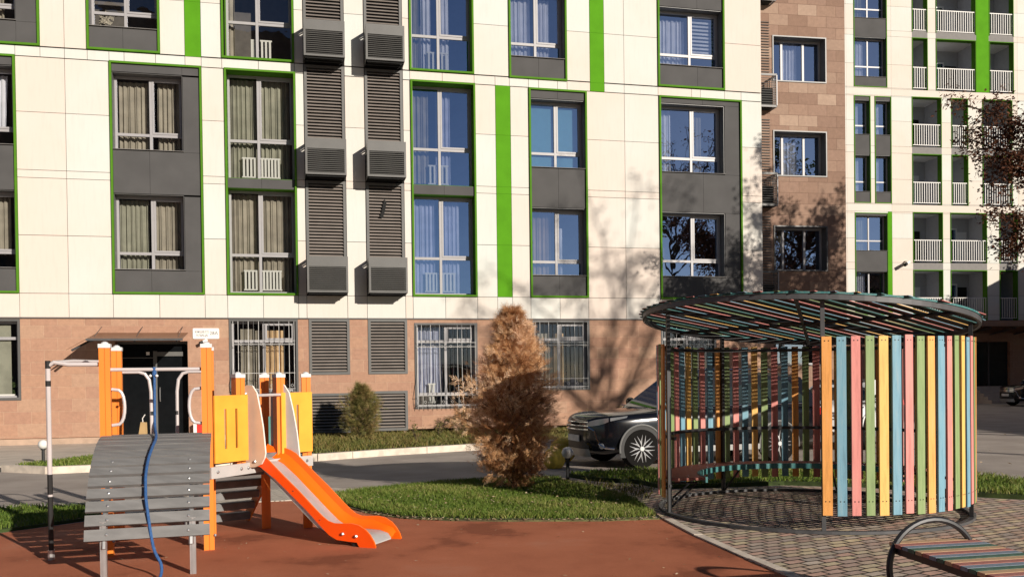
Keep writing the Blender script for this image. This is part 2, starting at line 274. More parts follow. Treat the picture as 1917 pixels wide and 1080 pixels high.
slab('paved_yard', PAV, -.05, .016, 'paver', label='multicoloured small block paving round the slatted pavilion')
LAWN = [(-2.5, 12.4), (-2.14, 11.4), (-1.75, 10.83), (-1.29, 10.39), (-.7, 10.16), (-.07, 10.07), (.98, 10.01), (1.58, 10.1), (1.55, 11.5), (1.2, 12.75), (.7, 13.6), (.75, 14.0), (.2, 14.2), (-.6, 14.0), (-1.3, 13.6), (-2.0, 13.05)]
slab('lawn', LAWN, -.05, .035, 'turf', label='short green lawn at the foot of the dry thuja')
LAWN2 = [(.85, 14.5), (1.2, 13.9), (1.85, 13.4), (2.1, 12.8), (2.8, 12.85), (3.9, 13.05), (5.0, 12.65), (5.85, 11.6), (6.7, 11.05), (9.2, 10.2), (9.6, 10.9), (7.4, 12.2), (6.8, 14), (6.0, 15.4), (4.8, 15.3), (3.4, 15.15), (2.4, 15.0), (1.5, 14.8)]
slab('lawn_behind_pavilion', LAWN2, -.05, .06, 'turf', label='grass strip between the pavilion and the parked cars')
LAWN3 = [(-14, 11.2), (-9, 11.3), (-6.4, 11.45), (-5.2, 11.6), (-4.9, 11.1), (-4.95, 10.5), (-5.5, 9.75), (-6.6, 9.3), (-9, 8.85), (-14, 8.4)]
slab('lawn_beside_climber', LAWN3, -.05, .035, 'turf', label='shaded grass left of the climbing ramp')
PATH = [(-14, 11.25), (-9, 11.35), (-6.4, 11.5), (-5.1, 11.68), (-4.9, 11.05), (-4.82, 10.5), (-4.1, 11.22), (-3.3, 11.87), (-2.55, 12.07), (-2.5, 12.42), (-2.05, 13.05), (-2.6, 13.25), (-3.2, 13.3), (-4.0, 12.9), (-5.2, 12.2), (-6.4, 11.85), (-9, 11.7), (-14, 11.6)]
slab('pavement', PATH, -.05, .02, 'pavgrey', label='pale block footpath between playground and road')
def kerb(pts, w, h, name, k='kerb', z0=-.05, seg=1.0):
    b = MB()
    for (a, c) in zip(pts[:-1], pts[1:]):
        a = Vector((*a, 0)); c = Vector((*c, 0)); L = (c-a).length; d = (c-a).normalized(); n = Vector((-d.y, d.x, 0)); q = max(1, round(L/seg))
        for i in range(q):
            m = a+d*(L*(i+.5)/q); dz = random.uniform(-.006, .006)
            b.obox((m.x, m.y, (z0+h)/2+dz), d, n, (0, 0, 1), L/q/2-.006, w/2, (h-z0)/2, k)
    o = b.build(name); tag(o, None, None, kind='structure'); return o
tag(kerb([(1.70, 9.98), (1.83, 8.96), (2.05, 7.77), (2.18, 7.14), (2.65, 4), (3.0, -3)], .09, .03, 'kerb_rubber_edge'), 'pale flush kerb between rubber surface and paving', None)
kk = [(-14, 8.35), (-9, 8.8), (-6.6, 9.25), (-5.46, 9.70), (-4.82, 10.5)]
kerb([(x, y) for x, y in zip([-2.14, -1.75, -1.29, -.7, -.07, .98, 1.62], [11.36, 10.79, 10.35, 10.12, 10.03, 9.97, 10.06])], .035, .022, 'lawn_edging', k='soil', seg=.5)
# strip of soil and grass along the building, and its kerb
KERB = [(-8.3, 15.55), (-7.4, 16.0)]
K2 = [(-6.0, 16.45), (-3.89, 17.92), (-2.69, 18.95), (-1.06, 20.0), (.49, 20.9), (2.4, 21.7), (5, 22.5)]
STRIP = [(-6.1, 16.55), (-3.95, 18.0), (-2.75, 19.05), (-1.1, 20.1), (.45, 21.0), (2.4, 21.8), (5, 22.6), (7.2, 26.5), (7.3, 28.0), (-5.9, 23.6)]
slab('planting_strip', STRIP, -.05, .12, 'soil', label='weedy planting strip along the building')
kerb(K2, .15, .14, 'road_kerb')
ISL = [(-9.15, 16.65), (-8.2, 16.15), (-7.2, 16.6), (-6.6, 17.6), (-7.0, 19.6), (-8.3, 19.6)]
slab('grass_island', ISL, -.05, .1, 'turf', label='small grass island by the entrance')
kerb([(-9.25, 16.5), (-8.2, 16.02), (-7.1, 16.45)], .14, .13, 'island_kerb')
slab('entrance_pavement', [(-22, 14.5), (-9.3, 16.6), (-8.4, 19.7), (-7.0, 19.7), (-6.5, 17.6), (-6.0, 16.6), (-5.9, 23.6), (-22, 20.2)], -.05, .09, 'concrete', label='grey pavement leading to the entrance')
0 and slab('yard_kerbstones', [(10.5, 22.8), (30, 31), (30, 31.4), (10.5, 23.2)], -.05, .12, 'kerb', label='kerb across the far yard')

# ---------------------------------------------------------------- front apartment building (local x along facade, y inwards, z up)
YAW = .2292
BL = empty('apartment_building', (0, 24.982, 0), YAW)
tag(BL, 'white panelled apartment building with green window frames on a pink stone ground floor', 'building')
FULL = [-15.5, -11.2, 3.36, 7.61]
# bays: u0,u1,z0,z1,kind,windows
BAYS = [(-15.0, -12.31, 3.80, 9.58), (-14.7, -11.75, 9.83, 12.6), (-10.18, -8.0, 3.80, 9.58), (-10.68, -8.98, 9.83, 12.6), (-7.45, -5.68, 3.80, 9.58), (-7.50, -5.70, 9.83, 12.6),
        (-2.69, -.93, 3.80, 9.58), (-2.70, -.95, 9.83, 12.6), (.57, 2.24, 3.80, 9.56), (.03, 1.68, 9.80, 12.6), (4.40, 6.96, 3.78, 9.57), (4.38, 6.44, 9.83, 12.6)]
FLUSH = [(-8.39, -8.0, 9.81, 14.6), (-.37, .05, 3.80, 9.57), (2.35, 2.77, 9.57, 14.6), (-5.47, -4.42, 3.80, 14.6), (-3.91, -2.89, 3.80, 14.6)]
def grid_cells(u0, u1, z0, z1, holes, us, zs):
    U = sorted(set([u0, u1]+[u for u in us if u0 < u < u1])); Z = sorted(set([z0, z1]+[z for z in zs if z0 < z < z1]))
    for a, b in zip(U[:-1], U[1:]):
        for c, d in zip(Z[:-1], Z[1:]):
            mu, mz = (a+b)/2, (c+d)/2
            if not any(h[0] <= mu <= h[1] and h[2] <= mz <= h[3] for h in holes): yield a, b, c, d
cl = MB(); rows = [3.21, 3.80, 5.22, 6.62, 6.81, 8.22, 9.57, 9.81, 11.2, 12.6, 12.82, 14.6]
HOLES = BAYS+FLUSH
for z0, z1 in zip(rows[:-1], rows[1:]):
    zs0 = (z0+z1)/2
    hit = [h for h in HOLES if h[2] < zs0 < h[3]]
    us = set(FULL+[4.38])
    for h in hit: us |= {h[0], h[1]}
    if z1-z0 < .7:
        for h in HOLES:
            if abs(h[3]-z0) < .06 or abs(h[2]-z1) < .06: us |= {h[0], h[1], (h[0]+h[1])/2 if h[1]-h[0] > 1.5 else h[0]}
    us = sorted(us); keep = []
    for u in us:
        if not keep or u-keep[-1] > .12: keep.append(u)
        elif any(abs(u-x) < 1e-6 for h in hit for x in h[:2]): keep[-1] = u
    zcut = set()
    for h in hit:
        for zz in h[2:]:
            if z0 < zz < z1: zcut.add(zz)
    for a, b, c, d in grid_cells(-15.5, 7.61, z0, z1, hit, keep+[x for h in hit for x in h[:2]], zcut):
        if b-a < .02 or d-c < .045: continue
        cl.box(a+.006, b-.006, .0, .025, c+.006, d-.006, 'white', random.random()*.7+(.0 if b-a < 1.1 else .5))
clad = cl.build('cladding', BL)
bk = MB()
allh = BAYS
for a, b, c, d in grid_cells(-15.5, 7.585, 3.2, 14.6, allh, [x for h in allh for x in h[:2]], [x for h in allh for x in h[2:]]): bk.box(a, b, .03, .35, c, d, 'dark')
# stone ground floor
GH = [(-14.6, -12.31, 1.19, 3.17), (-10.16, -8.44, .22, 2.62), (-7.43, -5.71, 1.25, 3.18), (-5.43, -4.38, 1.73, 3.19), (-5.44, -4.39, .2, 1.24), (-3.90, -2.86, 1.73, 3.19), (-3.89, -2.87, .22, 1.28), (-2.67, -.95, .78, 3.09), (.59, 2.25, 1.23, 3.17), (4.4, 6.1, 1.23, 3.17)]
st = MB()
for a, b, c, d in grid_cells(-15.5, 7.6, .25, 3.205, GH, [x for h in GH for x in h[:2]], [x for h in GH for x in h[2:]]): st.box(a, b, .0, .35, c, d, 'stone')
st.build('stone_wall', BL)
bk.box(-15.5, 7.585, .4, .6, 0, .245, 'plinth')
for u in [x*1.4-3.0 for x in range(8)]: bk.box(u, u+.09, .05, .39, .0, .245, 'plinth')
bk.box(-15.5, -5.5, .04, .38, 0, .245, 'plinth')
bk.box(-15.5, 7.585, 14, 14.3, 0, 14.6, 'dark'); bk.box(-15.5, -15.2, .36, 13.99, 0, 14.6, 'dark'); bk.box(-15.5, 7.61, 0, 14.3, 14.61, 14.9, 'grey')
bk.build('wall', BL)
dr = MB(); dr.box(-15.5, 7.61, -.035, .0, 3.185, 3.208, 'framed'); dr.build('drip_trim', BL)
# side wall at the right corner
sw = MB(); 
for z0, z1 in zip(rows[:-1], rows[1:]): sw.box(7.59, 7.612, .03, 1.25, z0+.004, z1-.004, 'white', .3)
sw.build('cladding', BL)
# flush strips
for h in FLUSH[:3]:
    b = MB(); zz = [z for z in rows if h[2] < z < h[3]-.1]; zz = [h[2]]+zz+[h[3]]
    for a, c in zip(zz[:-1], zz[1:]): b.box(h[0]+.004, h[1]-.004, -.004, .025, a+.002, c-.002, 'green')
    b.build('green_strip', BL)
def frame_rect(b, u0, u1, z0, z1, w, y0, y1, k):
    b.box(u0, u0+w, y0, y1, z0, z1, k); b.box(u1-w, u1, y0, y1, z0, z1, k)
    b.box(u0+w, u1-w, y0, y1, z0, z0+w, k); b.box(u0+w, u1-w, y0, y1, z1-w, z1, k)
def curtain(u0, u1, z0, z1, y, k, amp=.035, wl=.13, taper=0):
    b = MB(); n = max(8, int((u1-u0)/.012)); V = []; ph = random.uniform(0, 6); ph2 = random.uniform(0, 6)
    for i in range(n+1):
        u = u0+(u1-u0)*i/n; yy = y+amp*math.sin(u/wl*6.28+ph+1.2*math.sin(u*9+ph2))+amp*.4*math.sin(u/wl*15+ph2)
        tu = (u-(u0+u1)/2)*(1-taper)+(u0+u1)/2
        V += [(tu, yy, z0), (u, y+(yy-y)*.7, z1)]
    b.add(V, [(2*i, 2*i+2, 2*i+3, 2*i+1) for i in range(n)], k); return b
def window(par, u0, u1, z0, z1, vs=(.5,), hs=(.22,), depth=.31, fr='frame', glass='glass', curts=(), rad=False, blinds=None, sash=True, name='window', rev='framed', rooml='room', sill=True, off=0):
    fw = .055; y0 = depth; b = MB()
    frame_rect(b, u0, u1, z0, z1, fw, y0, y0+.07, fr)
    xs = [u0+fw]+[u0+(u1-u0)*v for v in vs]+[u1-fw]; zs = [z0+fw]+[z0+(z1-z0)*h for h in hs]+[z1-fw]
    for h in hs: b.box(u0+fw, u1-fw, y0+.002, y0+.068, z0+(z1-z0)*h-.035, z0+(z1-z0)*h+.035, fr)
    for v in vs:
        u = u0+(u1-u0)*v
        for a, c in zip(zs[:-1], zs[1:]): b.box(u-.035, u+.035, y0-.002, y0+.066, a+.0351, c-.0351, fr)
        b.box(u-.034, u+.034, y0-.004, y0+.06, z0+fw, z1-fw, fr)
    if sash:
        a, c = xs[-2]+.036, xs[-1]-.001; e, f = (zs[-2]+.036 if len(zs) > 2 else zs[-2]), zs[-1]-.001
        frame_rect(b, a, c, e, f, .045, y0-.012, y0+.05, fr)
    w = b.build(name, par)
    r = MB()   # reveals
    r.box(u0-.012, u0, .027, y0+.05, z0, z1, rev); r.box(u1, u1+.012, .027, y0+.05, z0, z1, rev); r.box(u0, u1, .027, y0+.05, z1, z1+.012, rev); r.box(u0, u1, .027, y0+.05, z0-.012, z0, rev); r.build('reveal', w)
    if sill:
        q = MB(); q.box(u0-.02, u1+.03, -.03, y0, z0+.001, z0+.012, 'slabm'); q.build('sill', w)
    p = MB(); p.add([(u0+fw, y0+.03, z0+fw), (u1-fw, y0+.03, z0+fw), (u1-fw, y0+.03, z1-fw), (u0+fw, y0+.03, z1-fw)], [(0, 1, 2, 3)], glass); p.build('pane', w)
    d = 1.6; y1 = y0+.071; q = MB()
    q.add([(u0-.3, y1, z0-.2), (u1+.3, y1, z0-.2), (u1+.3, y1, z1+.1), (u0-.3, y1, z1+.1), (u0-.3, y1+d, z0-.2), (u1+.3, y1+d, z0-.2), (u1+.3, y1+d, z1+.1), (u0-.3, y1+d, z1+.1)],
          [(4, 5, 6, 7), (0, 4, 7, 3), (1, 2, 6, 5), (3, 7, 6, 2), (0, 1, 5, 4)], rooml); q.build('room_interior', w)
    W_, H_ = u1-u0, z1-z0
    for c in curts:
        curtain(u0+W_*c[0], u0+W_*c[1], z0+H_*c[2], z0+H_*c[3], y1+.16, c[4], taper=c[5] if len(c) > 5 else 0).build('curtain', w)
    if rad:
        for (a, c) in rad:
            q = MB(); ua, ub = u0+W_*a, u0+W_*c; n = max(2, int((ub-ua)/.08)); zb = z0+.12
            for i in range(n):
                x = ua+(ub-ua)*(i+.5)/n; q.box(x-.026, x+.026, y1+.03, y1+.09, zb, zb+.5, 'radiator')
            q.box(ua, ub, y1+.035, y1+.085, zb-.02, zb+.015, 'radiator'); q.box(ua, ub, y1+.035, y1+.085, zb+.47, zb+.51, 'radiator'); q.build('radiator', w)
    if blinds:
        a, c, e, f, k = blinds
        q = MB(); ua, ub, za, zb = u0+W_*a, u0+W_*c, z0+H_*e, z0+H_*f
        if k == 'slats':
            n = 11
            for i in range(n): zc = za+(zb-za)*(i+.5)/n; q.box(ua, ub, y1+.03, y1+.035, zc-.035, zc+.02, 'blindslat')
        else: q.box(ua, ub, y1+.03, y1+.034, za, zb, k)
        q.build('blind', w)
    return w
def bay_frame(h, infill=()):
    b = MB(); u0, u1, z0, z1 = h; w = .05
    frame_rect(b, u0, u1, z0, z1, w, -.05, .3, 'greenframe'); o = b.build('green_frame', BL)
    return o
def grey(u0, u1, z0, z1, cuts=()):
    U = [u0]+[c for c in cuts if u0+.1 < c < u1-.1]+[u1]; b = MB()
    for a, c in zip(U[:-1], U[1:]): b.box(a+.003, c-.003, .004, .026, z0+.003, z1-.003, 'grey')
    b.box(u0, u1, .027, .2, z0, z1, 'dark'); b.build('grey_panel', BL)
for h in BAYS: bay_frame(h)
# bay A
fl = 'c_olive'
for (z0, z1) in ((4.41, 6.29), (7.4, 9.31)):
    window(BL, -14.2, -12.37, z0, z1, (.55,), (.22,), curts=[(.30, .62, .0, 1, 'c_white'), (.66, .86, .25, .95, 'c_white', .3)] if z0 > 5 else [(.0, .45, 0, 1, 'c_beige'), (.55, .87, 0.2, .96, 'c_beige')], rad=False)
grey(-14.95, -12.36, 3.85, 4.39, (-13.2,)); grey(-14.95, -12.36, 6.31, 7.38, (-13.2,)); grey(-14.95, -12.36, 9.33, 9.53); grey(-14.95, -14.22, 4.39, 6.31); grey(-14.95, -14.22, 7.38, 9.33)
window(BL, -14.2, -12.3, 10.42, 12.3, (.5,), (.22,), curts=[(.62, .80, .0, 1, 'c_beige')])
grey(-14.65, -11.8, 9.88, 10.40, (-12.28,)); grey(-12.28, -11.8, 10.4, 12.55); grey(-14.65, -14.22, 10.4, 12.55)
# bay B
for i, (z0, z1) in enumerate(((4.41, 6.29), (7.4, 9.31))):
    window(BL, -10.12, -8.48, z0, z1, (.52,), (.235,), curts=[(.0, .45, 0, .97, 'c_olive'), (.53, .96, 0, .97, 'c_beige')] if i == 0 else [(.02, .49, 0, .96, 'c_beige'), (.60, .95, 0, .97, 'c_beige')])
    grey(-8.46, -8.05, z0-.02, z1-.02)
grey(-10.13, -8.05, 3.85, 4.39, (-9.27,)); grey(-10.13, -8.05, 6.31, 7.38, (-9.27,)); grey(-10.13, -8.05, 9.33, 9.53, (-8.47,))
w = window(BL, -10.62, -9.03, 10.42, 12.3, (.5,), (.235,), curts=[]); grey(-10.63, -9.03, 9.88, 10.40, (-9.85,))
b = MB()
for i in range(40):
    a = random.uniform(0, 6.28); x = -10.28+random.gauss(0, .09); z = 10.7+random.gauss(0, .11); b.obox((x, .36, z), (math.cos(a), .3, math.sin(a)), (0, 1, 0), (-math.sin(a), 0, math.cos(a)), .05, .01, .014, 'c_beige')
b.build('potted_plant', w)
# bays C and D (tall windows)
for (u0, u1, cc) in ((-7.40, -5.73, 'C'), (-2.64, -.98, 'D')):
    for z0, z1, row in ((3.86, 6.53, 1), (6.80, 9.52, 2), (9.88, 12.55, 3)):
        if cc == 'C':
            cu = [[(.02, .44, 0, .98, 'c_beige'), (.5, .93, 0, .98, 'c_beige')], [(.02, .44, 0, .98, 'c_olive'), (.48, .93, 0, .98, 'c_olive')], [(.02, .12, 0, 1, 'c_beige')]][row-1]
            rd = [[(.20, .42), (.48, .78)], [(.20, .42), (.48, .78)], [(.36, .43), (.50, .68)]][row-1]
        else:
            cu = [[(.02, .40, 0, .98, 'c_blue'), (.46, .80, 0, .98, 'c_blue')], [(.02, .3, 0.05, .97, 'c_beige'), (.42, .66, 0, .97, 'c_blue')], [(.04, .16, 0, 1, 'c_beige'), (.2, .36, 0, 1, 'c_white'), (.5, .66, 0, 1, 'c_white')]][row-1]
            rd = [[(.2, .43), (.48, .72)], [(.28, .42), (.48, .62)], [(.28, .42), (.5, .64)]][row-1]
        window(BL, u0, u1, z0, z1, (.46,), (.375,), depth=.33, glass='glassb' if cc == 'D' else 'glass', curts=cu, rad=rd, rev='greenframe', sill=False)
    grey(u0, u1, 6.54, 6.79, ((u0+u1)/2,))
# bay E, F
window(BL, .63, 2.18, 4.41, 6.27, (.5,), (.22,), glass='glassb', curts=[(.0, .44, 0, 1, 'c_brown'), (.52, .66, .05, .75, 'c_white')]); window(BL, .63, 2.18, 7.39, 9.27, (.5,), (.24,), glass='glassb', curts=[], blinds=(.0, 1, 0, 1, 'c_teal'))
grey(.63, 2.18, 3.85, 4.39, (1.4,)); grey(.63, 2.18, 6.29, 7.37, (1.4,)); grey(.63, 2.18, 9.29, 9.51, (1.4,))
window(BL, .09, 1.62, 10.4, 12.3, (.5,), (.24,), glass='glassb', curts=[(.04, .44, 0, .95, 'c_white'), (.55, .8, 0, .95, 'c_white')]); grey(.09, 1.62, 9.86, 10.38, (.87,))
window(BL, 4.46, 6.41, 4.43, 6.26, (.54,), (.26,), glass='glassb', curts=[]); window(BL, 4.46, 6.41, 7.41, 9.36, (.54,), (.24,), glass='glassb', curts=[(.02, .26, 0, .97, 'c_white'), (.6, .76, 0, .9, 'c_beige')])
grey(4.45, 6.9, 3.84, 4.41, (5.75,)); grey(4.45, 6.9, 6.28, 7.39, (5.75,)); grey(4.45, 6.9, 9.38, 9.52, (5.75,)); grey(6.43, 6.9, 4.41, 6.28, ()); grey(6.43, 6.9, 7.39, 9.38, ())
window(BL, 4.44, 6.38, 10.46, 12.1, (.54,), (.24,), glass='glassb', curts=[(.04, .5, 0, .9, 'c_white')], blinds=(.57, .96, .25, .97, 'slats')); grey(4.44, 6.38, 9.88, 10.44, (5.6,)); grey(4.44, 6.38, 12.12, 12.5, (5.6,))
# louvre columns with air-conditioner baskets
def louvre(u0, u1, z0, z1, pitch=.082, y=-.02, name='louvre_panel', fw=.07, par=None, hole=False):
    b = MB(); frame_rect(b, u0, u1, z0, z1, fw, y-.02, .03, 'louvre'); n = int((z1-z0-2*fw)/pitch); p = (z1-z0-2*fw)/n
    for i in range(n):
        z = z0+fw+p*(i+.5)
        if hole and .30 < (i+.5)/n*1 and z > z1-.52 and z < z1-.22 and False: continue
        b.obox(((u0+u1)/2, y+.022, z), (1, 0, 0), (0, .8, .6), (0, -.6, .8), (u1-u0)/2-fw, .034, .005, 'louvre2')
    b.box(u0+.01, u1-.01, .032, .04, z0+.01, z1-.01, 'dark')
    return b.build(name, par or BL)
def basket(u0, u1, z0, z1, dep=.60):
    b = MB(); y0 = -.025-dep; fw = .05
    frame_rect(b, u0, u1, z0, z1, fw, y0, y0+.03, 'louvre'); n = 12; b.box(u0+fw, u1-fw, y0+.001, y0+.028, z1-.26, z1-fw, 'louvre')
    p = (z1-.26-z0-fw)/n
    for i in range(n): b.obox(((u0+u1)/2, y0+.018, z0+fw+p*(i+.5)), (1, 0, 0), (0, .85, .5), (0, -.5, .85), (u1-u0)/2-fw, .022, .005, 'louvre')
    for x in (u0, u1-.012):    # perforated sides: vertical strips with rows of slots
        b.box(x, x+.012, y0+.031, -.026, z1-.09, z1, 'louvre'); b.box(x, x+.012, y0+.031, -.026, z0, z0+.09, 'louvre')
        ys = [y0+.031, y0+.09, y0+.14, y0+.22, y0+.27, y0+.35, -.026]
        for j in (0, 2, 4): b.box(x, x+.012, ys[j], ys[j+1]+(.0 if j < 4 else .03), z0+.09, z1-.09, 'louvre')
        m = 11
        for i in range(m):
            zc = z0+.09+(z1-z0-.18)*(i+.25)/m; b.box(x+.001, x+.011, y0+.031, -.026, zc, zc+(z1-z0-.18)/m*.55, 'louvre')
    for yy in (y0+.06, y0+.3): b.box(u0+.03, u1-.03, yy, yy+.04, z0-.04, z0-.001, 'dark')
    b.box(u0+.08, u1-.08, y0+.08, -.05, z0+.03, z0+.62, 'dark')
    return b.build('air_conditioner_basket', BL)
for (u0, u1) in ((-5.46, -4.43), (-3.90, -2.90)):
    for k, zb in enumerate((3.80, 6.80, 9.80)):
        lo = louvre(u0, u1, zb+.93, zb+2.99 if k < 2 else zb+2.6, par=BL)
        basket(u0-.0, u1+.0, zb+.03, zb+.95)
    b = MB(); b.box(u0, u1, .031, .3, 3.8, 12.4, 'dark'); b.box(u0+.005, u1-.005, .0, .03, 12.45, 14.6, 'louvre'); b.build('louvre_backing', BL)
# jagged hole in the right column louvre
b = MB(); b.prism([(-3.56, -.062, 5.88), (-3.47, -.062, 5.86), (-3.42, -.062, 6.02), (-3.37, -.062, 6.25), (-3.42, -.062, 6.37), (-3.47, -.062, 6.2), (-3.5, -.062, 6.03)], (0, .012, 0), 'dark'); b.build('torn_slat_gap', BL)
for h in (GH[3], GH[5], GH[4], GH[6]): louvre(h[0], h[1], h[2], h[3], .078, y=-.0, name='louvre_grille')
# ground floor windows
def trim(h, par=BL):
    b = MB(); frame_rect(b, h[0], h[1], h[2], h[3], .055, -.02, .2, 'framed'); return b.build('window_surround', par)
def grille(u0, u1, z0, z1, rows_, belly=True):
    b = MB(); n = int((u1-u0)/.118)
    def prof(z):
        t = (z-z0)/(z1-z0); return -.07-(.16*math.exp(-((t-.14)/.16)**2) if belly else 0)
    for i in range(n+1):
        u = u0+(u1-u0)*i/n; k = 'bar' if i in (0, 3, 5, n-1, n-3, n) or i % 4 == 1 else 'barb'
        b.tube([(u, prof(z), z) for z in [z0+(z1-z0)*j/12 for j in range(13)]], .0075, k, 5)
    for r in rows_:
        z = z0+(z1-z0)*r; b.tube([(u0-.02, prof(z)-.004, z), (u1+.02, prof(z)-.004, z)], .008, 'bar', 5)
        for i in range(n):
            u = u0+(u1-u0)*(i+.5)/n
    for r in (rows_[-1]-.045, rows_[0]+.045):
        z = z0+(z1-z0)*r
        for i in range(n):
            u = u0+(u1-u0)*(i+.5)/n; b.tube([(u+.032*math.cos(t), prof(z)-.003, z+.032*math.sin(t)) for t in [k*math.pi/5 for k in range(10)]], .005, 'bar' if i % 2 else 'barb', 4, closed=True)
    for u in (u0, u1): b.tube([(u, .0, z1-.06), (u, -.07, z1-.06)], .008, 'barb', 5); b.tube([(u, .0, z0+.1), (u, prof(z0+.1), z0+.1)], .008, 'barb', 5)
    return b.build('window_grille', BL)
h = GH[0]; trim(h); window(BL, -14.5, h[1]-.06, h[2]+.055, h[3]-.055, (.45,), (.78,), depth=.14, rev='framed', curts=[], blinds=(.3, .9, .0, .96, 'c_olive'), sash=False)
q = MB(); q.box(-13.1, -12.52, .22, .3, 1.27, 1.34, 'white_sign')
for i in range(26):
    a = random.uniform(0, 6.28); q.obox((-12.62+random.gauss(0, .07), .27, 1.5+random.gauss(0, .09)), (math.cos(a), 0, math.sin(a)), (0, 1, 0), (-math.sin(a), 0, math.cos(a)), .05, .006, .012, 'turf')
q.build('window_flower_box', BL)
h = GH[2]; trim(h); window(BL, h[0]+.06, h[1]-.06, h[2]+.055, h[3]-.055, (.5,), (.72,), depth=.14, curts=[(.12, .34, 0, .9, 'c_beige'), (.36, .5, 0, .88, 'c_beige'), (.5, .8, 0, .88, 'c_tan')], sill=False); grille(h[0]+.1, h[1]-.1, h[2]+.02, h[3]-.06, (.06, .28, .68, .73))
h = GH[7]; trim(h); window(BL, h[0]+.06, h[1]-.06, h[2]+.055, h[3]-.055, (.5,), (.155, .8), depth=.14, glass='glass', curts=[(.02, .46, .17, .97, 'c_blue')], rad=[(.2, .33)], sill=False); grille(h[0]+.06, h[1]-.08, h[2]+.0, h[3]-.06, (.04, .16, .74, .79))
h = GH[8]; trim(h); window(BL, h[0]+.06, h[1]-.06, h[2]+.055, h[3]-.055, (.48,), (.74,), depth=.14, curts=[(.12, .34, 0, .84, 'c_beige'), (.40, .62, 0, .84, 'c_tan')], sill=False); grille(h[0]+.08, h[1]-.08, h[2]+.02, h[3]-.06, (.04, .16, .66, .70), belly=False)
h = GH[9]; trim(h); window(BL, h[0]+.06, h[1]-.06, h[2]+.055, h[3]-.055, (.5,), (.74,), depth=.14, curts=[], sill=False); grille(h[0]+.08, h[1]-.08, h[2]+.02, h[3]-.06, (.04, .3, .66, .74))
# entrance door
e = MB(); u0, u1, z0, z1 = GH[1]
e.box(u0, u0+.05, .3, .36, z0, z1, 'framed'); e.box(u1-.05, u1, .3, .36, z0, z1, 'framed'); e.box(u0+.05, u1-.05, .3, .36, z1-.06, z1, 'framed'); e.box(-9.31, -9.22, .28, .35, z0, z1-.24, 'louvre'); e.box(-9.22, u1-.15, .281, .349, z1-.37, z1-.26, 'louvre'); e.box(u0+.05, -9.31, .3, .36, z1-.42, z1-.40, 'louvre'); e.box(u0+.0, u1-.0, .29, .5, z0-.03, z0, 'concrete')
dd = e.build('entrance_door', BL)
q = MB(); q.add([(u0+.05, .33, z0), (u1-.05, .33, z0), (u1-.05, .33, z1-.06), (u0+.05, .33, z1-.06)], [(0, 1, 2, 3)], 'doorglass'); q.build('pane', dd)
q = MB(); q.box(-9.48, -9.4, .318, .325, 2.28, 2.36, 'white_sign'); q.build('door_sticker', dd)
q = MB(); q.tube([(-9.15, .25, 1.1), (-9.15, .22, 1.15), (-9.15, .22, 1.4), (-9.15, .25, 1.45)], .012, 'galv', 6); q.build('handle', dd)
q = MB(); q.box(u0-.01, u0, .03, .35, z0, z1, 'stone'); q.box(u1, u1+.01, .03, .35, z0, z1, 'stone'); q.box(u0, u1, .5, .6, 0, z1, 'dark'); q.build('door_reveal', BL)
# canopy
c = MB(); zw, zf = 2.82, 2.60
c.prism([(-10.55, -.01, zw), (-8.42, -.01, zw), (-8.42, -1.3, zf), (-10.55, -1.3, zf)], (0, 0, .012), 'bronze')
c.prism([(-10.56, -.01, zw), (-10.56, -1.3, zf), (-10.98, -1.32, 2.36)], (0, 0, .012), 'bronze'); can = c.build('entrance_canopy', BL)
for u in (-10.45, -9.5, -8.55):
    c = MB(); c.tube([(u, -.02, zw-.05), (u, -1.25, zf-.035)], .02, 'greysteel', 6); c.tube([(u, -.02, 2.98), (u, -.9, zf+.1)], .008, 'greysteel', 5); c.build('canopy_bracket', can)
c = MB(); c.tube([(-10.5, -.05, zw-.06), (-10.86, -1.28, 2.36)], .028, 'greysteel', 8); c.build('canopy_bracket', can)
c = MB(); c.box(-10.55, -8.4, -1.34, -1.3, zf-.02, zf+.03, 'greysteel'); c.box(-10.4, -10.05, -.6, -.3, 2.67, 2.69, 'cap'); c.box(-9.5, -9.2, -.6, -.3, 2.67, 2.69, 'cap'); c.build('canopy_lamp', can)
def text_mesh(s, size, name, par, loc, rot, key, ext=.002):
    cu = bpy.data.curves.new(name, 'FONT'); cu.body = s; cu.size = size; cu.extrude = ext; cu.resolution_u = 2
    t = bpy.data.objects.new(name, cu); me = bpy.data.meshes.new_from_object(t); me.materials.clear(); me.materials.append(M[key]); bpy.data.objects.remove(t)
    o = bpy.data.objects.new(name, me); COL.objects.link(o); o.parent = par; o.location = loc; o.rotation_euler = rot; return o
# address plaque: its own thing, fixed on the wall
def on_wall(u, y, z): 
    c_, s_ = math.cos(YAW), math.sin(YAW); return (u*c_-y*s_, 24.982+u*s_+y*c_, z)
pq = empty('address_plaque', on_wall(-7.99, -.02, 2.81), YAW); tag(pq, 'white address plaque ending in 28A on the stone wall right of the entrance', 'sign')
b = MB(); n = []
for (cx, cz, a0) in ((.29, .105, 0), (-.29, .105, 90), (-.29, -.105, 180), (.29, -.105, 270)):
    for k in range(4): a = R(a0+30*k); n.append((cx+.03*math.cos(a), .0, cz+.03*math.sin(a)))
b.prism(n, (0, .02, 0), 'white_sign'); b.build('plate', pq)
text_mesh('КӨШЕСІ', .082, 'lettering', pq, (-.27, -.003, .015), (R(90), 0, 0), 'ink'); text_mesh('УЛИЦА', .082, 'lettering', pq, (-.24, -.003, -.075), (R(90), 0, 0), 'ink'); text_mesh('28А', .12, 'lettering', pq, (.09, -.003, -.03), (R(90), 0, 0), 'ink')
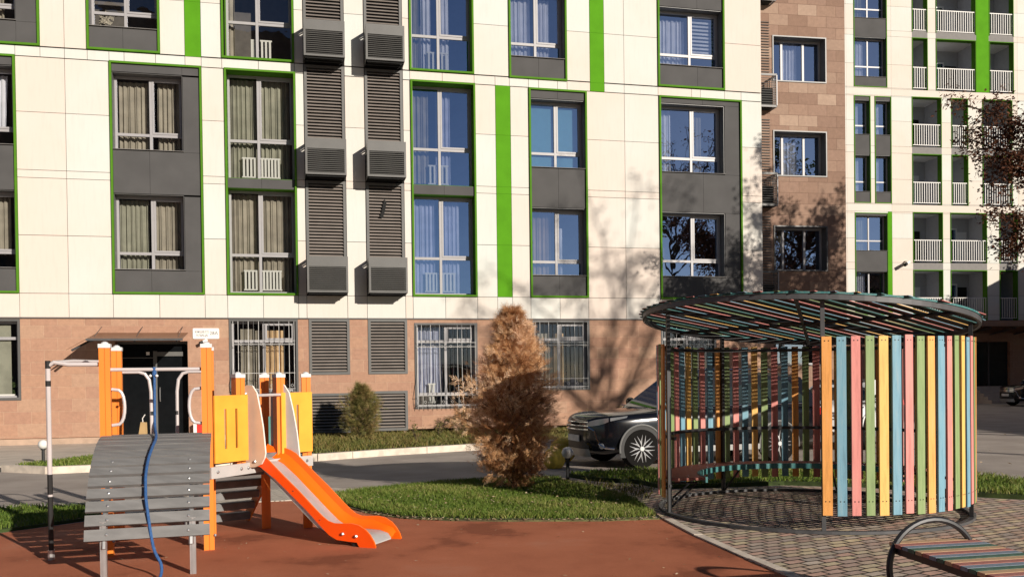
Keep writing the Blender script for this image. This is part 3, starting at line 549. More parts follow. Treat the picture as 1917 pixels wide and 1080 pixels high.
def seccam(loc, rz, label, s=1):
    t = empty('security_camera', loc, rz); tag(t, label, 'security camera')
    b = MB(); b.tube([(0, 0, 0), (0, -.06*s, 0), (0, -.1*s, -.03*s)], .018*s, 'white_sign', 6); b.build('bracket', t)
    b = MB(); b.tube([(.04*s, -.10*s, -.02*s), (-.06*s, -.16*s, -.07*s)], .038*s, 'white_sign', 10); b.build('housing', t)
    b = MB(); b.tube([(-.062*s, -.161*s, -.071*s), (-.13*s, -.2*s, -.105*s)], .04*s, 'black', 10); b.build('hood', t)
seccam(on_wall(-8.0, .0, 2.66), YAW, 'white bullet security camera with black hood under the address plaque')
b = MB(); b.box(-.08, .08, -.12, 0, 0, .28, 'redp'); b.box(-.16, -.081, -.12, 0, 0, .28, 'white_sign'); o = b.build('red_box'); o.location = on_wall(-8.15, -.1, .25); o.rotation_euler = (0, 0, YAW); tag(o, 'small red and white box against the wall right of the entrance', 'box')

# brown stone part of the same building: own plane, turned slightly
BR = empty('brown_wing', (0, 0, 0), 0)
bpy.data.objects.remove(BR)
yb = R(9.7)-YAW
c_, s_ = math.cos(YAW), math.sin(YAW)
# transform from the brown plane's coordinates to the building's local ones
cb, sb = math.cos(R(9.7)), math.sin(R(9.7)); ZB = 26.91
def b2l(u, y, z):
    X, Y = u*cb-y*sb, ZB+u*sb+y*cb; Y -= 24.982
    return (X*c_+Y*s_, -X*s_+Y*c_, z)
_MB = MB
class MBb(MB):
    def build(s, name, parent=None, **k):
        s.v = [b2l(*p) for p in s.v]; return _MB.build(s, name, parent, **k)
BW = [(8.32, 10.12, z, z+1.42) for z in (10.68, 7.75, 4.80)]+[(8.32, 10.12, 13.6, 15.0), (8.32, 10.12, 1.85, 3.25)]
b = MBb()
for a, c2, d, e2 in grid_cells(7.3, 10.76, 0, 17.6, BW, [x for h in BW for x in h[:2]], [x for h in BW for x in h[2:]]): b.box(a, c2, 0, .4, d, e2, 'stone2')
b.box(10.46, 10.76, .41, 12, 0, 17.6, 'stone2'); b.box(7.3, 10.46, 11.9, 12, 0, 17.6, 'dark'); b.box(7.3, 10.76, -.05, 12, 17.61, 17.8, 'grey')
b.build('brown_stone_wall', BL)

MB = MBb
for i, h in enumerate(BW):
    b = MB(); frame_rect(b, h[0]-.0, h[1]+.0, h[2]-.0, h[3]+.0, .035, -.03, .3, 'framed'); b.build('window_surround', BL)
    window(BL, h[0]+.036, h[1]-.036, h[2]+.036, h[3]-.036, (.24, .66) if 1 else 0, (), depth=.3, glass='glassb', curts=[(.26, .60, 0, 1, 'c_white')] if i in (0, 1) else [(.1, .3, 0, 1, 'c_beige')], sash=False, sill=False)
for zc in (13.1, 9.86, 6.85, 3.85):
    b = MB(); u0, u1, z0, z1 = 7.45, 8.28, zc-.1, zc+.92
    b.box(u0, u1, -.4, -.37, z0, z0+.06, 'louvre'); b.box(u0, u1, -.4, -.37, z1-.06, z1, 'louvre')
    for k in range(12): b.obox(((u0+u1)/2, -.38, z0+.09+k*.072), (1, 0, 0), (0, .85, .5), (0, -.5, .85), (u1-u0)/2, .022, .005, 'louvre')
    b.box(u1-.03, u1, -.4, -.01, z0, z0+.05, 'frame'); b.box(u1-.03, u1, -.4, -.01, z1-.05, z1, 'frame'); b.box(u1-.03, u1, -.42, -.39, z0+.05, z1-.05, 'frame')
    for k in range(4): b.box(u1-.02, u1-.01, -.36+k*.09, -.33+k*.09, z0+.05, z1-.05, 'louvre')
    b.box(u0+.05, u1-.1, -.3, -.02, z0+.0, z0+.6, 'dark'); b.build('air_conditioner_basket', BL)
    b = MB(); n = 20
    for k in range(n): b.obox((7.9, -.01, z1+.1+k*.085), (1, 0, 0), (0, .8, .6), (0, -.6, .8), .32, .03, .005, 'louvre')
    b.build('louvre_panel', BL)
MB = _MB

# ---------------------------------------------------------------- far building with balconies
YW = R(9.0); FW = empty('balcony_block', (0, 44.016, 0), YW)
tag(FW, 'white apartment block further back at the right with stacked open balconies and white railings', 'building')
floors = [4.30, 7.30, 10.30, 13.30, 16.25, 19.25]
win_h = [(17.98, 19.80, 4.9, 6.83), (17.98, 19.80, 7.9, 9.72), (17.97, 18.86, 10.93, 12.8), (19.12, 20.02, 10.93, 12.8), (17.97, 18.86, 13.86, 15.62), (19.12, 20.02, 13.86, 15.62), (17.98, 19.81, 16.83, 18.84), (17.98, 19.81, 19.83, 21.7)]
lowc = [(21.22, 22.92), (23.35, 25.46), (26.19, 27.25)]; midc = [(21.20, 22.88), (23.44, 24.40), (25.23, 26.98)]; upc = [(21.23, 22.11), (22.58, 24.88), (25.65, 27.08)]
balc = []
for i, cols in ((0, lowc), (1, lowc), (2, midc), (3, midc), (4, upc), (5, upc)):
    for (a, c2) in cols:
        f = floors[i]; top = {0: 6.93, 1: 9.93, 2: 12.95, 3: 15.9, 4: 18.95, 5: 22.0}[i]; bot = f if i % 2 == 0 else f-.36
        balc.append((a, c2, f, top, i))
vgroups = [(4.3, 9.93, lowc, (17.98, 19.8)), (10.3, 15.9, midc, None), (16.25, 22.0, upc, (17.98, 19.81))]
b = MB(); holesW = [(a, c2, z0, z1) for (z0, z1, cols, _) in vgroups for (a, c2) in cols]+[(17.97, 19.81, 4.6, 9.85), (17.96, 18.87, 10.35, 15.85), (19.11, 20.03, 10.35, 15.85), (17.97, 19.82, 16.3, 22.0)]
ZC = [4.3, 5.6, 6.95, 7.3, 8.55, 9.93, 10.3, 11.6, 12.95, 13.3, 14.6, 15.9, 16.25, 17.5, 18.95, 19.25, 20.5, 22.0, 23.5]
for z0, z1 in zip(ZC[:-1], ZC[1:]):
    zc = (z0+z1)/2; hit = [h for h in holesW if h[2] < zc < h[3]]
    zcut = [z for h in hit for z in h[2:] if z0+.01 < z < z1-.01]
    for a, c2, d, e2 in grid_cells(14, 34, z0, z1, hit, [x for h in hit for x in h[:2]]+[17.55, 20.05, 27.3, 29.2, 31], zcut):
        if c2-a > .02: b.box(a+.004, c2-.004, 0, .03, d+.006, e2-.006, 'white2', random.random())
b.build('cladding', FW)
b = MB()
for a, c2, d, e2 in grid_cells(14, 34, 4.3, 23.5, holesW, [x for h in holesW for x in h[:2]], [x for h in holesW for x in h[2:]]): b.box(a, c2, .031, .3, d, e2, 'dark')
b.box(14, 34, 8, 8.3, 0, 23.5, 'dark'); b.box(14, 34, -.1, 8.3, 23.51, 23.8, 'grey'); b.box(14, 14.3, .301, 8, 0, 23.5, 'white2'); b.box(33.7, 34, .301, 8, 0, 23.5, 'white2'); b.build('wall', FW)
b = MB(); DH = [(24.8, 26.78, .83, 3.17)]
for a, c2, d, e2 in grid_cells(14, 34, 0, 4.29, DH, [24.8, 26.78], [.83, 3.17]): b.box(a, c2, 0, .3, d, e2, 'stone')
b.build('stone_wall', FW)
for h in ((17.97, 19.81, 4.6, 9.85), (17.96, 18.87, 10.35, 15.85), (19.11, 20.03, 10.35, 15.85), (17.97, 19.82, 16.3, 22.0)):
    b = MB(); frame_rect(b, h[0], h[1], h[2], h[3], .04, -.03, .3, 'greenframe'); b.build('green_frame', FW)
b = MB(); b.box(19.82, 20.04, -.012, -.001, 4.4, 9.92, 'green'); b.build('green_strip', FW); b = MB(); b.box(24.9, 25.63, -.012, -.001, 16.26, 22.6, 'green'); b.build('green_strip', FW)
for k, h in enumerate(win_h):
    wide = h[1]-h[0] > 1.2
    window(FW, h[0]+.03, h[1]-.03, h[2], h[3], (.5,) if wide else (), (.3,), depth=.3, glass='glassb', curts=[(.05, .45, 0, 1, ['c_white', 'c_olive'][k % 2])] if wide else [(.1, .6, 0, 1, 'c_white')], sash=False, sill=True)
for (a, c2, d, e2) in ((18.01, 19.77, 4.64, 4.88), (18.01, 19.77, 6.85, 7.88), (18.01, 19.77, 9.74, 9.81), (18.0, 18.83, 10.39, 10.91), (18.0, 18.83, 12.82, 13.84), (18.0, 18.83, 15.64, 15.81), (19.15, 19.99, 10.39, 10.91), (19.15, 19.99, 12.82, 13.84), (19.15, 19.99, 15.64, 15.81), (18.01, 19.78, 16.34, 16.81), (18.01, 19.78, 18.86, 19.81)):
    b = MB(); b.box(a, c2, .0, .3, d, e2, 'grey'); b.build('grey_panel', FW)
for n_, (a, c2, f, top, i) in enumerate(balc):
    b = MB(); dp = 1.7
    b.box(a, c2, 0, .3, top, top+.36 if i % 2 == 0 else top+.001, 'slabm') if i % 2 == 0 else None
    b.box(a-.25, c2+.25, .301, dp+.2, f-.15, f-.001, 'slabm'); b.box(a-.25, c2+.25, .301, dp+.2, top, top+.15, 'ceil')
    b.box(a-.25, c2+.25, dp, dp+.1, f, top, 'plaster'); b.box(a-.26, a-.16, .301, dp, f, top, 'plaster'); b.box(c2+.16, c2+.26, .301, dp, f, top, 'plaster')
    o = b.build('balcony', FW)
    b = MB(); 
    g0 = f if i % 2 == 0 else f
    b.box(a, a+.03, -.03, .32, f-.0, top, 'greenframe'); b.box(c2-.03, c2, -.03, .32, f-.0, top, 'greenframe'); b.box(a+.03, c2-.03, -.03, .3, top-.04, top, 'greenframe'); b.build('green_frame', o)
    b = MB(); b.box(a+.03, c2-.03, .02, .06, f+1.16, f+1.2, 'rail'); b.box(a+.03, c2-.03, .025, .055, f+.1, f+.13, 'rail'); m = int((c2-a)/.135)
    for j in range(m+1): x = a+.05+(c2-a-.1)*j/m; b.box(x-.014, x+.014, .028, .052, f+.13, f+1.16, 'rail')
    b.build('railing', o)
    b = MB(); w_ = c2-a; dx = a+.0 if n_ % 3 != 1 else a+w_*.35; dw = min(.8, w_*.42)
    if n_ % 3 != 2:
        b.box(dx, dx+dw, dp-.06, dp-.001, f, f+2.1, 'doorw'); b.box(dx+.1, dx+dw-.1, dp-.07, dp-.061, f+.2, f+2.0, 'glassb'); b.box(dx+dw+.02, min(c2, dx+dw+.75), dp-.05, dp-.001, f, f+1.9, 'dark' if n_ % 2 else 'doorw')
    else: b.box(dx, dx+.5, dp-.06, dp-.001, f, f+2.1, 'dark')
    b.build('balcony_door', o)
b = MB(); b.box(24.8, 26.78, .2, .25, .83, 3.17, 'carglass'); b.box(24.8, 24.86, .15, .199, .83, 3.17, 'framed'); b.box(25.6, 25.68, .15, .199, .83, 3.17, 'framed'); b.build('entrance_door', FW)
b = MB()
for k in range(5): b.box(23.6, 28.2, -1.6-.3*k, -.01-.0*k-(0 if k == 0 else 1.6+.3*(k-1))+(0), -.05, .82-.16*k, 'concrete')
b.build('entrance_steps', FW)
b = MB(); b.prism([(22.6, -.01, 3.62), (28.6, -.01, 3.62), (28.6, -2.0, 3.86), (22.6, -2.0, 3.86)], (0, 0, .03), 'bronze')
for k in range(5): u = 22.8+k*1.4; b.tube([(u, -.02, 3.55), (u, -1.95, 3.8)], .04, 'greysteel', 6)
b.build('entrance_canopy', FW)
b = MB(); b.tube([(28.2, -2.9, .0), (28.2, -2.9, 1.1), (28.2, -.2, 1.9)], .03, 'greysteel', 6); b.tube([(28.2, -1.5, .2), (28.2, -1.5, 1.5)], .03, 'greysteel', 6); b.build('handrail', FW)
def on_far(u, y, z):
    c3, s3 = math.cos(YW), math.sin(YW); return (u*c3-y*s3, 44.016+u*s3+y*c3, z)
seccam(on_far(20.75, .0, 7.35), YW, 'small dark camera on the white wall of the far block beside the balconies', 2.2)

# ---------------------------------------------------------------- building across the yard (stands behind the photographer; mirrored in the left windows)
OB = empty('opposite_building', (-9, -38, 0), 0); tag(OB, 'plain brown apartment building across the yard, mirrored in the facade windows', 'building')
b = MB(); b.box(-26, 20, -10, 0, 0, 34, 'stone2'); b.build('wall', OB)
for iz in range(9):
    b = MB()
    for ix in range(13): b.box(-24.5+ix*3.3, -22.9+ix*3.3, -.001, .05, 1.2+iz*3.1, 2.8+iz*3.1, 'carglass')
    b.build('window_row', OB)

SB = empty('added_shade_block', (31, 0, 0), 0); tag(SB, 'long low brown block added out of view at the right to shade the yard', 'building')  # unseen block added to cast shade on the far yard and entrance
b = MB(); b.box(0, 12, 0, 45, 0, 8.5, 'stone2'); b.box(-.3, 12.3, -.3, 45.3, 8.501, 8.8, 'grey'); b.build('wall', SB)
for iy in range(10):
    b = MB()
    for iz in range(2): b.box(-.002, .05, 2+iy*4.3, 3.6+iy*4.3, 1.2+iz*3.4, 2.8+iz*3.4, 'carglass')
    b.build('window_column', SB)

# ---------------------------------------------------------------- slatted pavilion
PC = Vector((3.46, 10.6, 0)); PR = 1.70
PV = empty('slatted_pavilion', PC, 0); tag(PV, 'round pavilion of vertical pink, green, blue and orange slats under a tilted round slatted roof', 'pavilion')
def circ(r, a0, a1, z, n=40): return [(r*math.cos(R(a0+(a1-a0)*i/n)), r*math.sin(R(a0+(a1-a0)*i/n)), z if not callable(z) else z(r*math.cos(R(a0+(a1-a0)*i/n)), r*math.sin(R(a0+(a1-a0)*i/n)))) for i in range(n+1)]
def band(b, r, a0, a1, z0, z1, t, k, n=64, zf=None):     # flat steel band bent to a circle
    full = abs(a1-a0) >= 359.9; V = []; Fc = []; m = n if full else n+1
    for i in range(m):
        a = R(a0+(a1-a0)*i/n)
        for (rr, zz) in ((r, z0), (r+t, z0), (r+t, z1), (r, z1)):
            x, y = rr*math.cos(a), rr*math.sin(a); V.append((x, y, zz+(zf(x, y) if zf else 0)))
    for i in range(n):
        j = (i+1) % m
        for q in range(4): Fc.append((i*4+q, i*4+(q+1) % 4, j*4+(q+1) % 4, j*4+q))
    if not full: Fc += [(0, 3, 2, 1), tuple(n*4+q for q in range(4))]
    b.add(V, Fc, k)
def roofz(x, y): return 2.215-.069*x-.073*y
b = MB(); cols = ['w_orange', 'w_blue', 'w_pink', 'w_green']; NS = 80; step = 360/NS; k = 0
a = -104.0
while a < 192-4:
    w_ = .0435+random.uniform(-.003, .003); am = R(a+1.6); rr = PR+.035; th = .012; dz = random.uniform(-.008, .008)
    cx, cy = rr*math.cos(am), rr*math.sin(am); kk = cols[k % 4]
    if kk == 'w_orange' and (k//4) % 2: kk = 'w_yellow'
    tw = R(random.uniform(-1.5, 1.5))
    b.obox((cx, cy, (.21+1.965)/2+dz), (-math.sin(am+tw), math.cos(am+tw), 0), (math.cos(am+tw), math.sin(am+tw), 0), (math.cos(am)*random.uniform(-.004, .004), 0, 1), w_, th, (1.965-.21)/2, kk)
    for zz in (.345, 1.92):
        for sg in (-.018, .018): b.obox((cx*(1+.0125/rr)-math.sin(am)*sg, cy*(1+.0125/rr)+math.cos(am)*sg, zz), (-math.sin(am), math.cos(am), 0), (math.cos(am), math.sin(am), 0), (0, 0, 1), .005, .002, .005, 'black')
    a += step; k += 1
b.build('slat_wall', PV)
for i, an in enumerate((-103.5, -32, 40, 112, 189)):
    b = MB(); x, y = PR*math.cos(R(an)), PR*math.sin(R(an)); zt = roofz(x, y)-.05
    b.obox((x, y, zt/2), (math.cos(R(an)), math.sin(R(an)), 0), (-math.sin(R(an)), math.cos(R(an)), 0), (0, 0, 1), .02, .02, zt/2, 'greysteel' if i == 0 else 'blackm'); b.build('post', PV)
for nm, r, z0, z1, t in (('ground_ring', PR-.02, .02, .05, .06), ('roof_tie_ring', PR-.025, 1.90, 1.94, .03), ('lower_tie_ring', PR-.025, .33, .36, .03)):
    b = MB(); band(b, r, *(( -180, 180) if nm == 'ground_ring' else (-104, 190)), z0, z1, t, 'greysteel' if nm == 'ground_ring' else 'blackm'); b.build(nm, PV)
b = MB(); band(b, PR-.42, 15, 190, .40, .43, .40, 'redbrown', 60); band(b, PR-.45, 15, 190, .37, .435, .03, 'tealslat', 60); st_ = b.build('ring_bench', PV)
for an in (20, 60, 112, 150, 185):
    b = MB(); r1 = PR-.36; x, y = math.cos(R(an)), math.sin(R(an)); b.tube([(x*(PR-.03), y*(PR-.03), .06), (x*r1, y*r1, .36)], .013, 'blackm', 6); b.tube([(x*(PR-.03), y*(PR-.03), .36), (x*r1, y*r1, .36)], .013, 'blackm', 6); b.build('bench_bracket', st_)
b = MB(); band(b, PR-.08, 10, 190, .86, .90, .03, 'blackm', 60); b.build('back_rail', PV)
# roof: rim bands, beams, boards
RC = 1.855; ROX, ROY = -.05, .02
b = MB(); band(b, RC-.03, -180, 180, -.055, .0, .03, 'greysteel', 96, roofz); band(b, RC+.002, -180, 180, .0, .018, .008, 'tealslat', 96, roofz); o_ = b.build('roof_rim', PV); o_.location = (ROX, ROY, 0)
b = MB()
for an in (-50, 10, 70):
    x, y = math.cos(R(an))*(RC-.04), math.sin(R(an))*(RC-.04); b.tube([(-x, -y, roofz(-x, -y)-.035), (x, y, roofz(x, y)-.035)], .022, 'blackm', 6)
o_ = b.build('roof_beams', PV); o_.location = (ROX, ROY, 0)
b = MB(); sdv = Vector((math.cos(R(41)), math.sin(R(41)), 0)); pd = Vector((-sdv.y, sdv.x, 0)); q = -RC+.07; k = 0
ups = Vector((.069, .073, 1)).normalized()
while q < RC-.04:
    L = math.sqrt(max(0, RC*RC-q*q))-.005
    if L > .1:
        A = pd*q-sdv*L; B = pd*q+sdv*L; A.z = roofz(A.x, A.y)+.016; B.z = roofz(B.x, B.y)+.016; c0 = (A+B)/2; d = (B-A).normalized(); s2 = d.cross(ups).normalized()
        hl = (B-A).length/2+random.uniform(.012, .03); b.obox(c0-ups*.003, d, s2, ups, hl, .047, .005, ['shade_red', 'shade_black', 'shade_green', 'shade_black'][k % 4]); b.obox(c0+ups*.0045, d, s2, ups, hl-.001, .0465, .0024, ['w_pink', 'w_blue', 'tealslat', 'w_yellow', 'w_blue', 'w_pink', 'tealslat', 'w_green'][k % 8])  # dark lower layer carries the underside shade, thin upper layer the paint
    q += .152; k += 1
o_ = b.build('roof_boards', PV); o_.location = (ROX, ROY, 0)

# ---------------------------------------------------------------- climbing frame with slide
CP = empty('playground_climber', (-3.1, 8.9, 0), 0); tag(CP, 'orange and grey playground climber with curved plank ramp and yellow side panels', 'playground climber')
OX, OY = -3.1, 8.9
def L3(x, y, z=0): return Vector((x-OX, y-OY, z))
a17 = R(17); AX = Vector((math.cos(a17), math.sin(a17), 0)); AY = Vector((-math.sin(a17), math.cos(a17), 0))
P1 = Vector((-3.72, 8.31, 0)); P3 = P1+AX*.88; P2 = P1+AY*.88; P3b = P3+AY*.88
def post(p, z1, ang, z0=0.0, w=.047):
    b = MB(); ax = Vector((math.cos(ang), math.sin(ang), 0)); ay = Vector((-math.sin(ang), math.cos(ang), 0)); c0 = Vector(L3(p[0], p[1], (z0+z1)/2))
    for s1 in (-1, 1):
        b.obox(c0+ax*s1*.0255, ax, ay, (0, 0, 1), .0215, w, (z1-z0)/2, 'orangepost')
    b.obox(c0, ax, ay, (0, 0, 1), .0045, w-.008, (z1-z0)/2-.002, 'orangepost'); o = b.build('post', CP)
    c = MB(); c.obox(Vector(L3(p[0], p[1], z1+.017)), ax, ay, (0, 0, 1), .052, .052, .018, 'cap'); c.lathe([(.035, 0), (.03, .012), (.012, .022)], L3(p[0], p[1], z1+.035), 'cap', 10); c.build('cap', o)
for p, z, an in ((P1, 1.915, a17), (P3, 1.915, a17), (P2, 1.915, a17), (P3b, 1.915, a17), ((-2.70, 8.95), 1.63, R(45)), ((-2.445, 9.52), 1.63, R(40)), ((-2.22, 9.78), 1.63, a17), ((-2.665, 9.77), 1.63, a17)): post(p, z, an, .69 if p in ((-2.70, 8.95), (-2.445, 9.52)) else 0)
# ground level bracket feet
def bolt(c, ax, par=None, r=.015, k='galv'):
    b = MB(); b.lathe([(r, 0), (r*1.05, r*.7), (r*.5, r*1.3)], c, k, 8, ax=ax); return b.build('bolt', par or CP)
for p in (P1, P3):
    for dx in (-.058, .058): bolt(L3(p[0]+dx, p[1]-.03, .15), (dx, 0, 0))
# deck
b = MB(); poly = [P1, P3, Vector((-2.70, 8.95, 0)), Vector((-2.445, 9.52, 0)), Vector((-2.22, 9.78, 0)), Vector((-2.665, 9.77, 0)), P3b, P2]
b.prism([L3(p[0], p[1], .80) for p in poly], (0, 0, .05), 'plank'); b.build('deck', CP)
for (p, q) in ((P3, poly[2]), (poly[2], poly[3]), (poly[3], poly[4]), (P1, P2)):
    b = MB(); p = Vector(p); q = Vector(q); d = (q-p).normalized(); n = Vector((d.y, -d.x, 0)); m = (p+q)/2+n*.055
    b.obox(L3(m.x, m.y, .735), d, n, (0, 0, 1), (q-p).length/2+.03, .012, .055, 'greyp'); bm_ = b.build('deck_beam', CP)
    for e_ in (p+d*.05, q-d*.05): bolt(L3(e_.x+n.x*.067, e_.y+n.y*.067, .74), n, bm_)
# arched plank ramp
rm = MB(); NPL = 12; prof = []
for i in range(61):
    t = i/60*R(80); prof.append((1.18*math.sin(t)/math.sin(R(80)), .31+.79*(math.cos(t)-math.cos(R(80)))/(1-math.cos(R(80)))))
Ls = [0]
for (p, q) in zip(prof[:-1], prof[1:]): Ls.append(Ls[-1]+math.dist(p, q))
def at_len(l):
    for i in range(60):
        if Ls[i+1] >= l: f = (l-Ls[i])/(Ls[i+1]-Ls[i]); return (prof[i][0]+(prof[i+1][0]-prof[i][0])*f, prof[i][1]+(prof[i+1][1]-prof[i][1])*f), math.atan2(prof[i+1][1]-prof[i][1], prof[i+1][0]-prof[i][0])
    return prof[-1], -R(80)
mid = (P1+P3)/2; T = Ls[-1]; pit = (T-.10)/NPL
for i in range(NPL+1):
    (s_, z_), an = at_len(.03+pit*i); out = -AY; c0 = mid+out*(s_-.03); d = out*math.cos(an)+Vector((0, 0, 1))*math.sin(an); nrm = AX.cross(d).normalized()
    rm.obox(Vector(L3(c0.x, c0.y, z_)), AX, d, nrm, .475, pit/2-.012 if i < 7 else pit/2-.014, .014, 'plank')
    if i > 5:
        for sx in (-.31, .31):
            q = c0+AX*sx; nn = nrm if nrm.dot(out) > 0 or nrm.z > 0 else -nrm
            rm.lathe([(.012, 0), (.012, .004), (.006, .008)], Vector(L3(q.x, q.y, z_))+nn*.014, 'galv', 8, ax=nn)
rm.build('plank_ramp', CP)
b = MB()
for sx in (-.33, .33):
    pts = []
    for i in range(0, 61, 5):
        (s_, z_), an = at_len(Ls[i]); c0 = mid-AY*(s_-.05)+AX*sx; pts.append(Vector(L3(c0.x, c0.y, z_-.045)))
    b.tube(pts, .02, 'galv', 6)
b.build('ramp_rails', CP)
for sx in (-.34, .34):
    b = MB(); c0 = mid-AY*1.08+AX*sx; b.obox(L3(c0.x, c0.y, .24), AX, AY, (0, 0, 1), .024, .03, .24, 'galv'); b.obox(L3(c0.x, c0.y, .24), AX, AY, (0, 0, 1), .008, .034, .238, 'galv'); b.build('ramp_leg', CP)
# bars and handles
b = MB(); z_ = 1.715; f = -AY*.0
b.tube([Vector(L3(*(P1+AX*.045)[:2], z_)), Vector(L3(*(P3-AX*.045)[:2], z_))], .017, 'pipe', 10); b.build('cross_bar', CP)
for s1, P_ in ((1, P1), (-1, P3)):
    b = MB(); pts = []
    for t in range(11): a = math.pi*(-.5+t/10); pts.append(P_+AX*s1*(.05+.11*max(0, math.cos(a))**.5)+Vector((0, 0, 1.37+.165*math.sin(a)/1.0)))
    b.tube([Vector(L3(p.x, p.y, p.z)) for p in pts], .015, 'pipe', 8); b.build('grab_handle', CP)
for s1, P_ in ((1, P2), (-1, P3b)):
    b = MB(); pts = [P_+AX*s1*.05+Vector((0, 0, 1.70)), P_+AX*s1*.2+Vector((0, 0, 1.70)), P_+AX*s1*.26+Vector((0, 0, 1.68)), P_+AX*s1*.30+Vector((0, 0, 1.62)), P_+AX*s1*.315+Vector((0, 0, 1.5)), P_+AX*s1*.32+Vector((0, 0, .86))]
    b.tube([Vector(L3(p.x, p.y, p.z)) for p in pts], .017, 'pipe', 8); b.tube([Vector(L3(*(P_+AX*s1*.319)[:2], z)) for z in (1.26, 1.30)], .019, 'black', 8); b.build('guard_hoop', CP)
b = MB(); pole = P1-AX*.47-AY*.02; zt = 1.80
m0 = (P1+P2)/2
for P_, zz in ((P1, 1.765), (P2, 1.80)):
    pts = [P_-AX*.05+Vector((0, 0, zz)), P_*.35+pole*.65+Vector((0, 0, zz-.0)), P_*.1+pole*.9+Vector((0, 0, 1.785)), pole+Vector((0, 0, 1.75))]
    b.tube([Vector(L3(p.x, p.y, p.z)) for p in pts], .019, 'pipe', 8)
b.tube([Vector(L3(pole.x, pole.y, z)) for z in (1.77, 0)], .021, 'pipe', 10)
for z0, z1 in ((1.80, 1.73), (1.62, 1.57)): b.tube([Vector(L3(pole.x, pole.y, z)) for z in (z0, z1)], .023, 'black', 10)
for z0, z1 in ((.78, .60), (.58, .1)): b.tube([Vector(L3(pole.x, pole.y, z)) for z in (z0, z1)], .0225, 'black', 10)
b.tube([Vector(L3(pole.x+.0, pole.y, z)) for z in (.1, .0)], .03, 'galv', 8); b.build('slide_pole', CP)
# yellow slotted panels
def slot_panel(A, B, z0, z1, slots, name='yellow_panel', th=.018, k='yellow', skew=0):
    A = Vector((*A, 0)); B = Vector((*B, 0)); d = (B-A); L = d.length; d.normalize(); n = Vector((d.y, -d.x, 0)); b = MB()
    xs = [0]
    for s_ in slots: xs += [s_-.014, s_+.014]
    xs.append(L)
    def bx(x0, x1, za, zb):
        m = A+d*(x0+x1)/2+n*.06; b.obox(L3(m.x, m.y, (za+zb)/2), d, n, (0, 0, 1), (x1-x0)/2, th/2, (zb-za)/2, k)
    for i in range(0, len(xs), 2): bx(xs[i], xs[i+1], z0, z1)
    for s_ in slots:
        bx(s_-.014, s_+.014, z0, z0+.13); bx(s_-.014, s_+.014, z1-.13, z1)
        for zc, sg in ((z0+.13, 1), (z1-.13, -1)):      # rounded slot ends
            for sd_ in (-1, 1):
                p0 = A+d*(s_+sd_*.014)+n*.06; P = [(p0.x, p0.y, zc)]
                for t in range(5): a = R(90*t/4); x = s_+sd_*.014*(1-math.sin(a) if 0 else math.cos(a)*1); q = A+d*(s_+sd_*.014*math.cos(a))+n*.06; P.append((q.x, q.y, zc+sg*.014*(1-math.sin(a))))
                P = [P[0]]+P[1:][::1]
    return b.build(name, CP)
slot_panel((-2.86, 8.57), (-2.655, 8.945), .822, 1.462, (.135, .275))
slot_panel((-2.455, 9.50), (-2.20, 9.79), .835, 1.47, (.20,))
# slide
SV = Vector((.9326, -.361, 0)); WV = Vector((.361, .9326, 0)); N0 = Vector((-2.706, 9.056, 0))
def sp(t, z, o=0): p = N0+SV*t+WV*o; return Vector(L3(p.x, p.y, z))
up = [(-.02, .80), (.02, .885), (.08, .90), (.153, .893), (.22, .872), (.284, .839), (.36, .775), (.488, .665), (.67, .515), (.85, .352), (.93, .285), (.99, .245), (1.056, .226), (1.13, .226), (1.25, .232), (1.33, .218), (1.40, .18), (1.45, .13), (1.49, .07), (1.507, .02)]
lo = [(1.49, -.0), (1.36, .0), (1.325, .02), (1.306, .055), (1.2, .06), (1.084, .069), (1.0, .11), (.936, .164), (.758, .33), (.577, .48), (.393, .63), (.219, .745), (.1, .76), (-.02, .765)]
for o_, k in ((0, 'redorange'), (.505, 'orange')):
    b = MB(); b.prism([sp(t, z, o_) for t, z in up+lo], WV*.018, k, 'orange'); s_o = b.build('slide_side', CP)
b = MB(); chp = [(-.06, .845), (.05, .80), (.21, .725), (.37, .60), (.74, .275), (.86, .175), (.95, .125), (1.05, .105), (1.2, .105), (1.33, .10), (1.42, .075), (1.455, .03)]
V = []
for t, z in chp: V += [sp(t, z+.012, .020), sp(t, z+.012, .40)]
b.add(V, [(2*i, 2*i+2, 2*i+3, 2*i+1) for i in range(len(chp)-1)], 'steel'); V2 = [v-Vector((0, 0, .012)) for v in V]; b.add(V2, [(2*i+1, 2*i+3, 2*i+2, 2*i) for i in range(len(chp)-1)], 'greyp')
b.build('slide_chute', CP, smooth=True)
for o0, o1, o2, o3, kk in ((.401, .44, .475, .504, 'orange'),):
    b = MB(); V = []
    for t, z in chp: V += [sp(t, z+.013, o0), sp(t, z+.025, o1), sp(t, z+.05, o2), sp(t, z+.09 if t < 1.3 else z+.05, o3)]
    b.add(V, [(4*i+j, 4*i+4+j, 4*i+5+j, 4*i+1+j) for i in range(len(chp)-1) for j in range(3)], kk); b.build('slide_wing', CP, smooth=True)
for (t, z) in ((1.155, .13), (1.30, .115)): bolt(sp(t, z, 0), -WV, r=.016)
for (t, z) in ((.6, .52), (.9, .25), (.25, .80)): bolt(sp(t, z, 0), -WV, r=.005, k='black')
b = MB(); b.obox(sp(1.28, .035, .05), SV, WV, (0, 0, 1), .035, .03, .04, 'black'); b.tube([sp(1.28, .035, .05), sp(1.28, .035, .47)], .018, 'greyp', 6); b.build('slide_foot', CP)
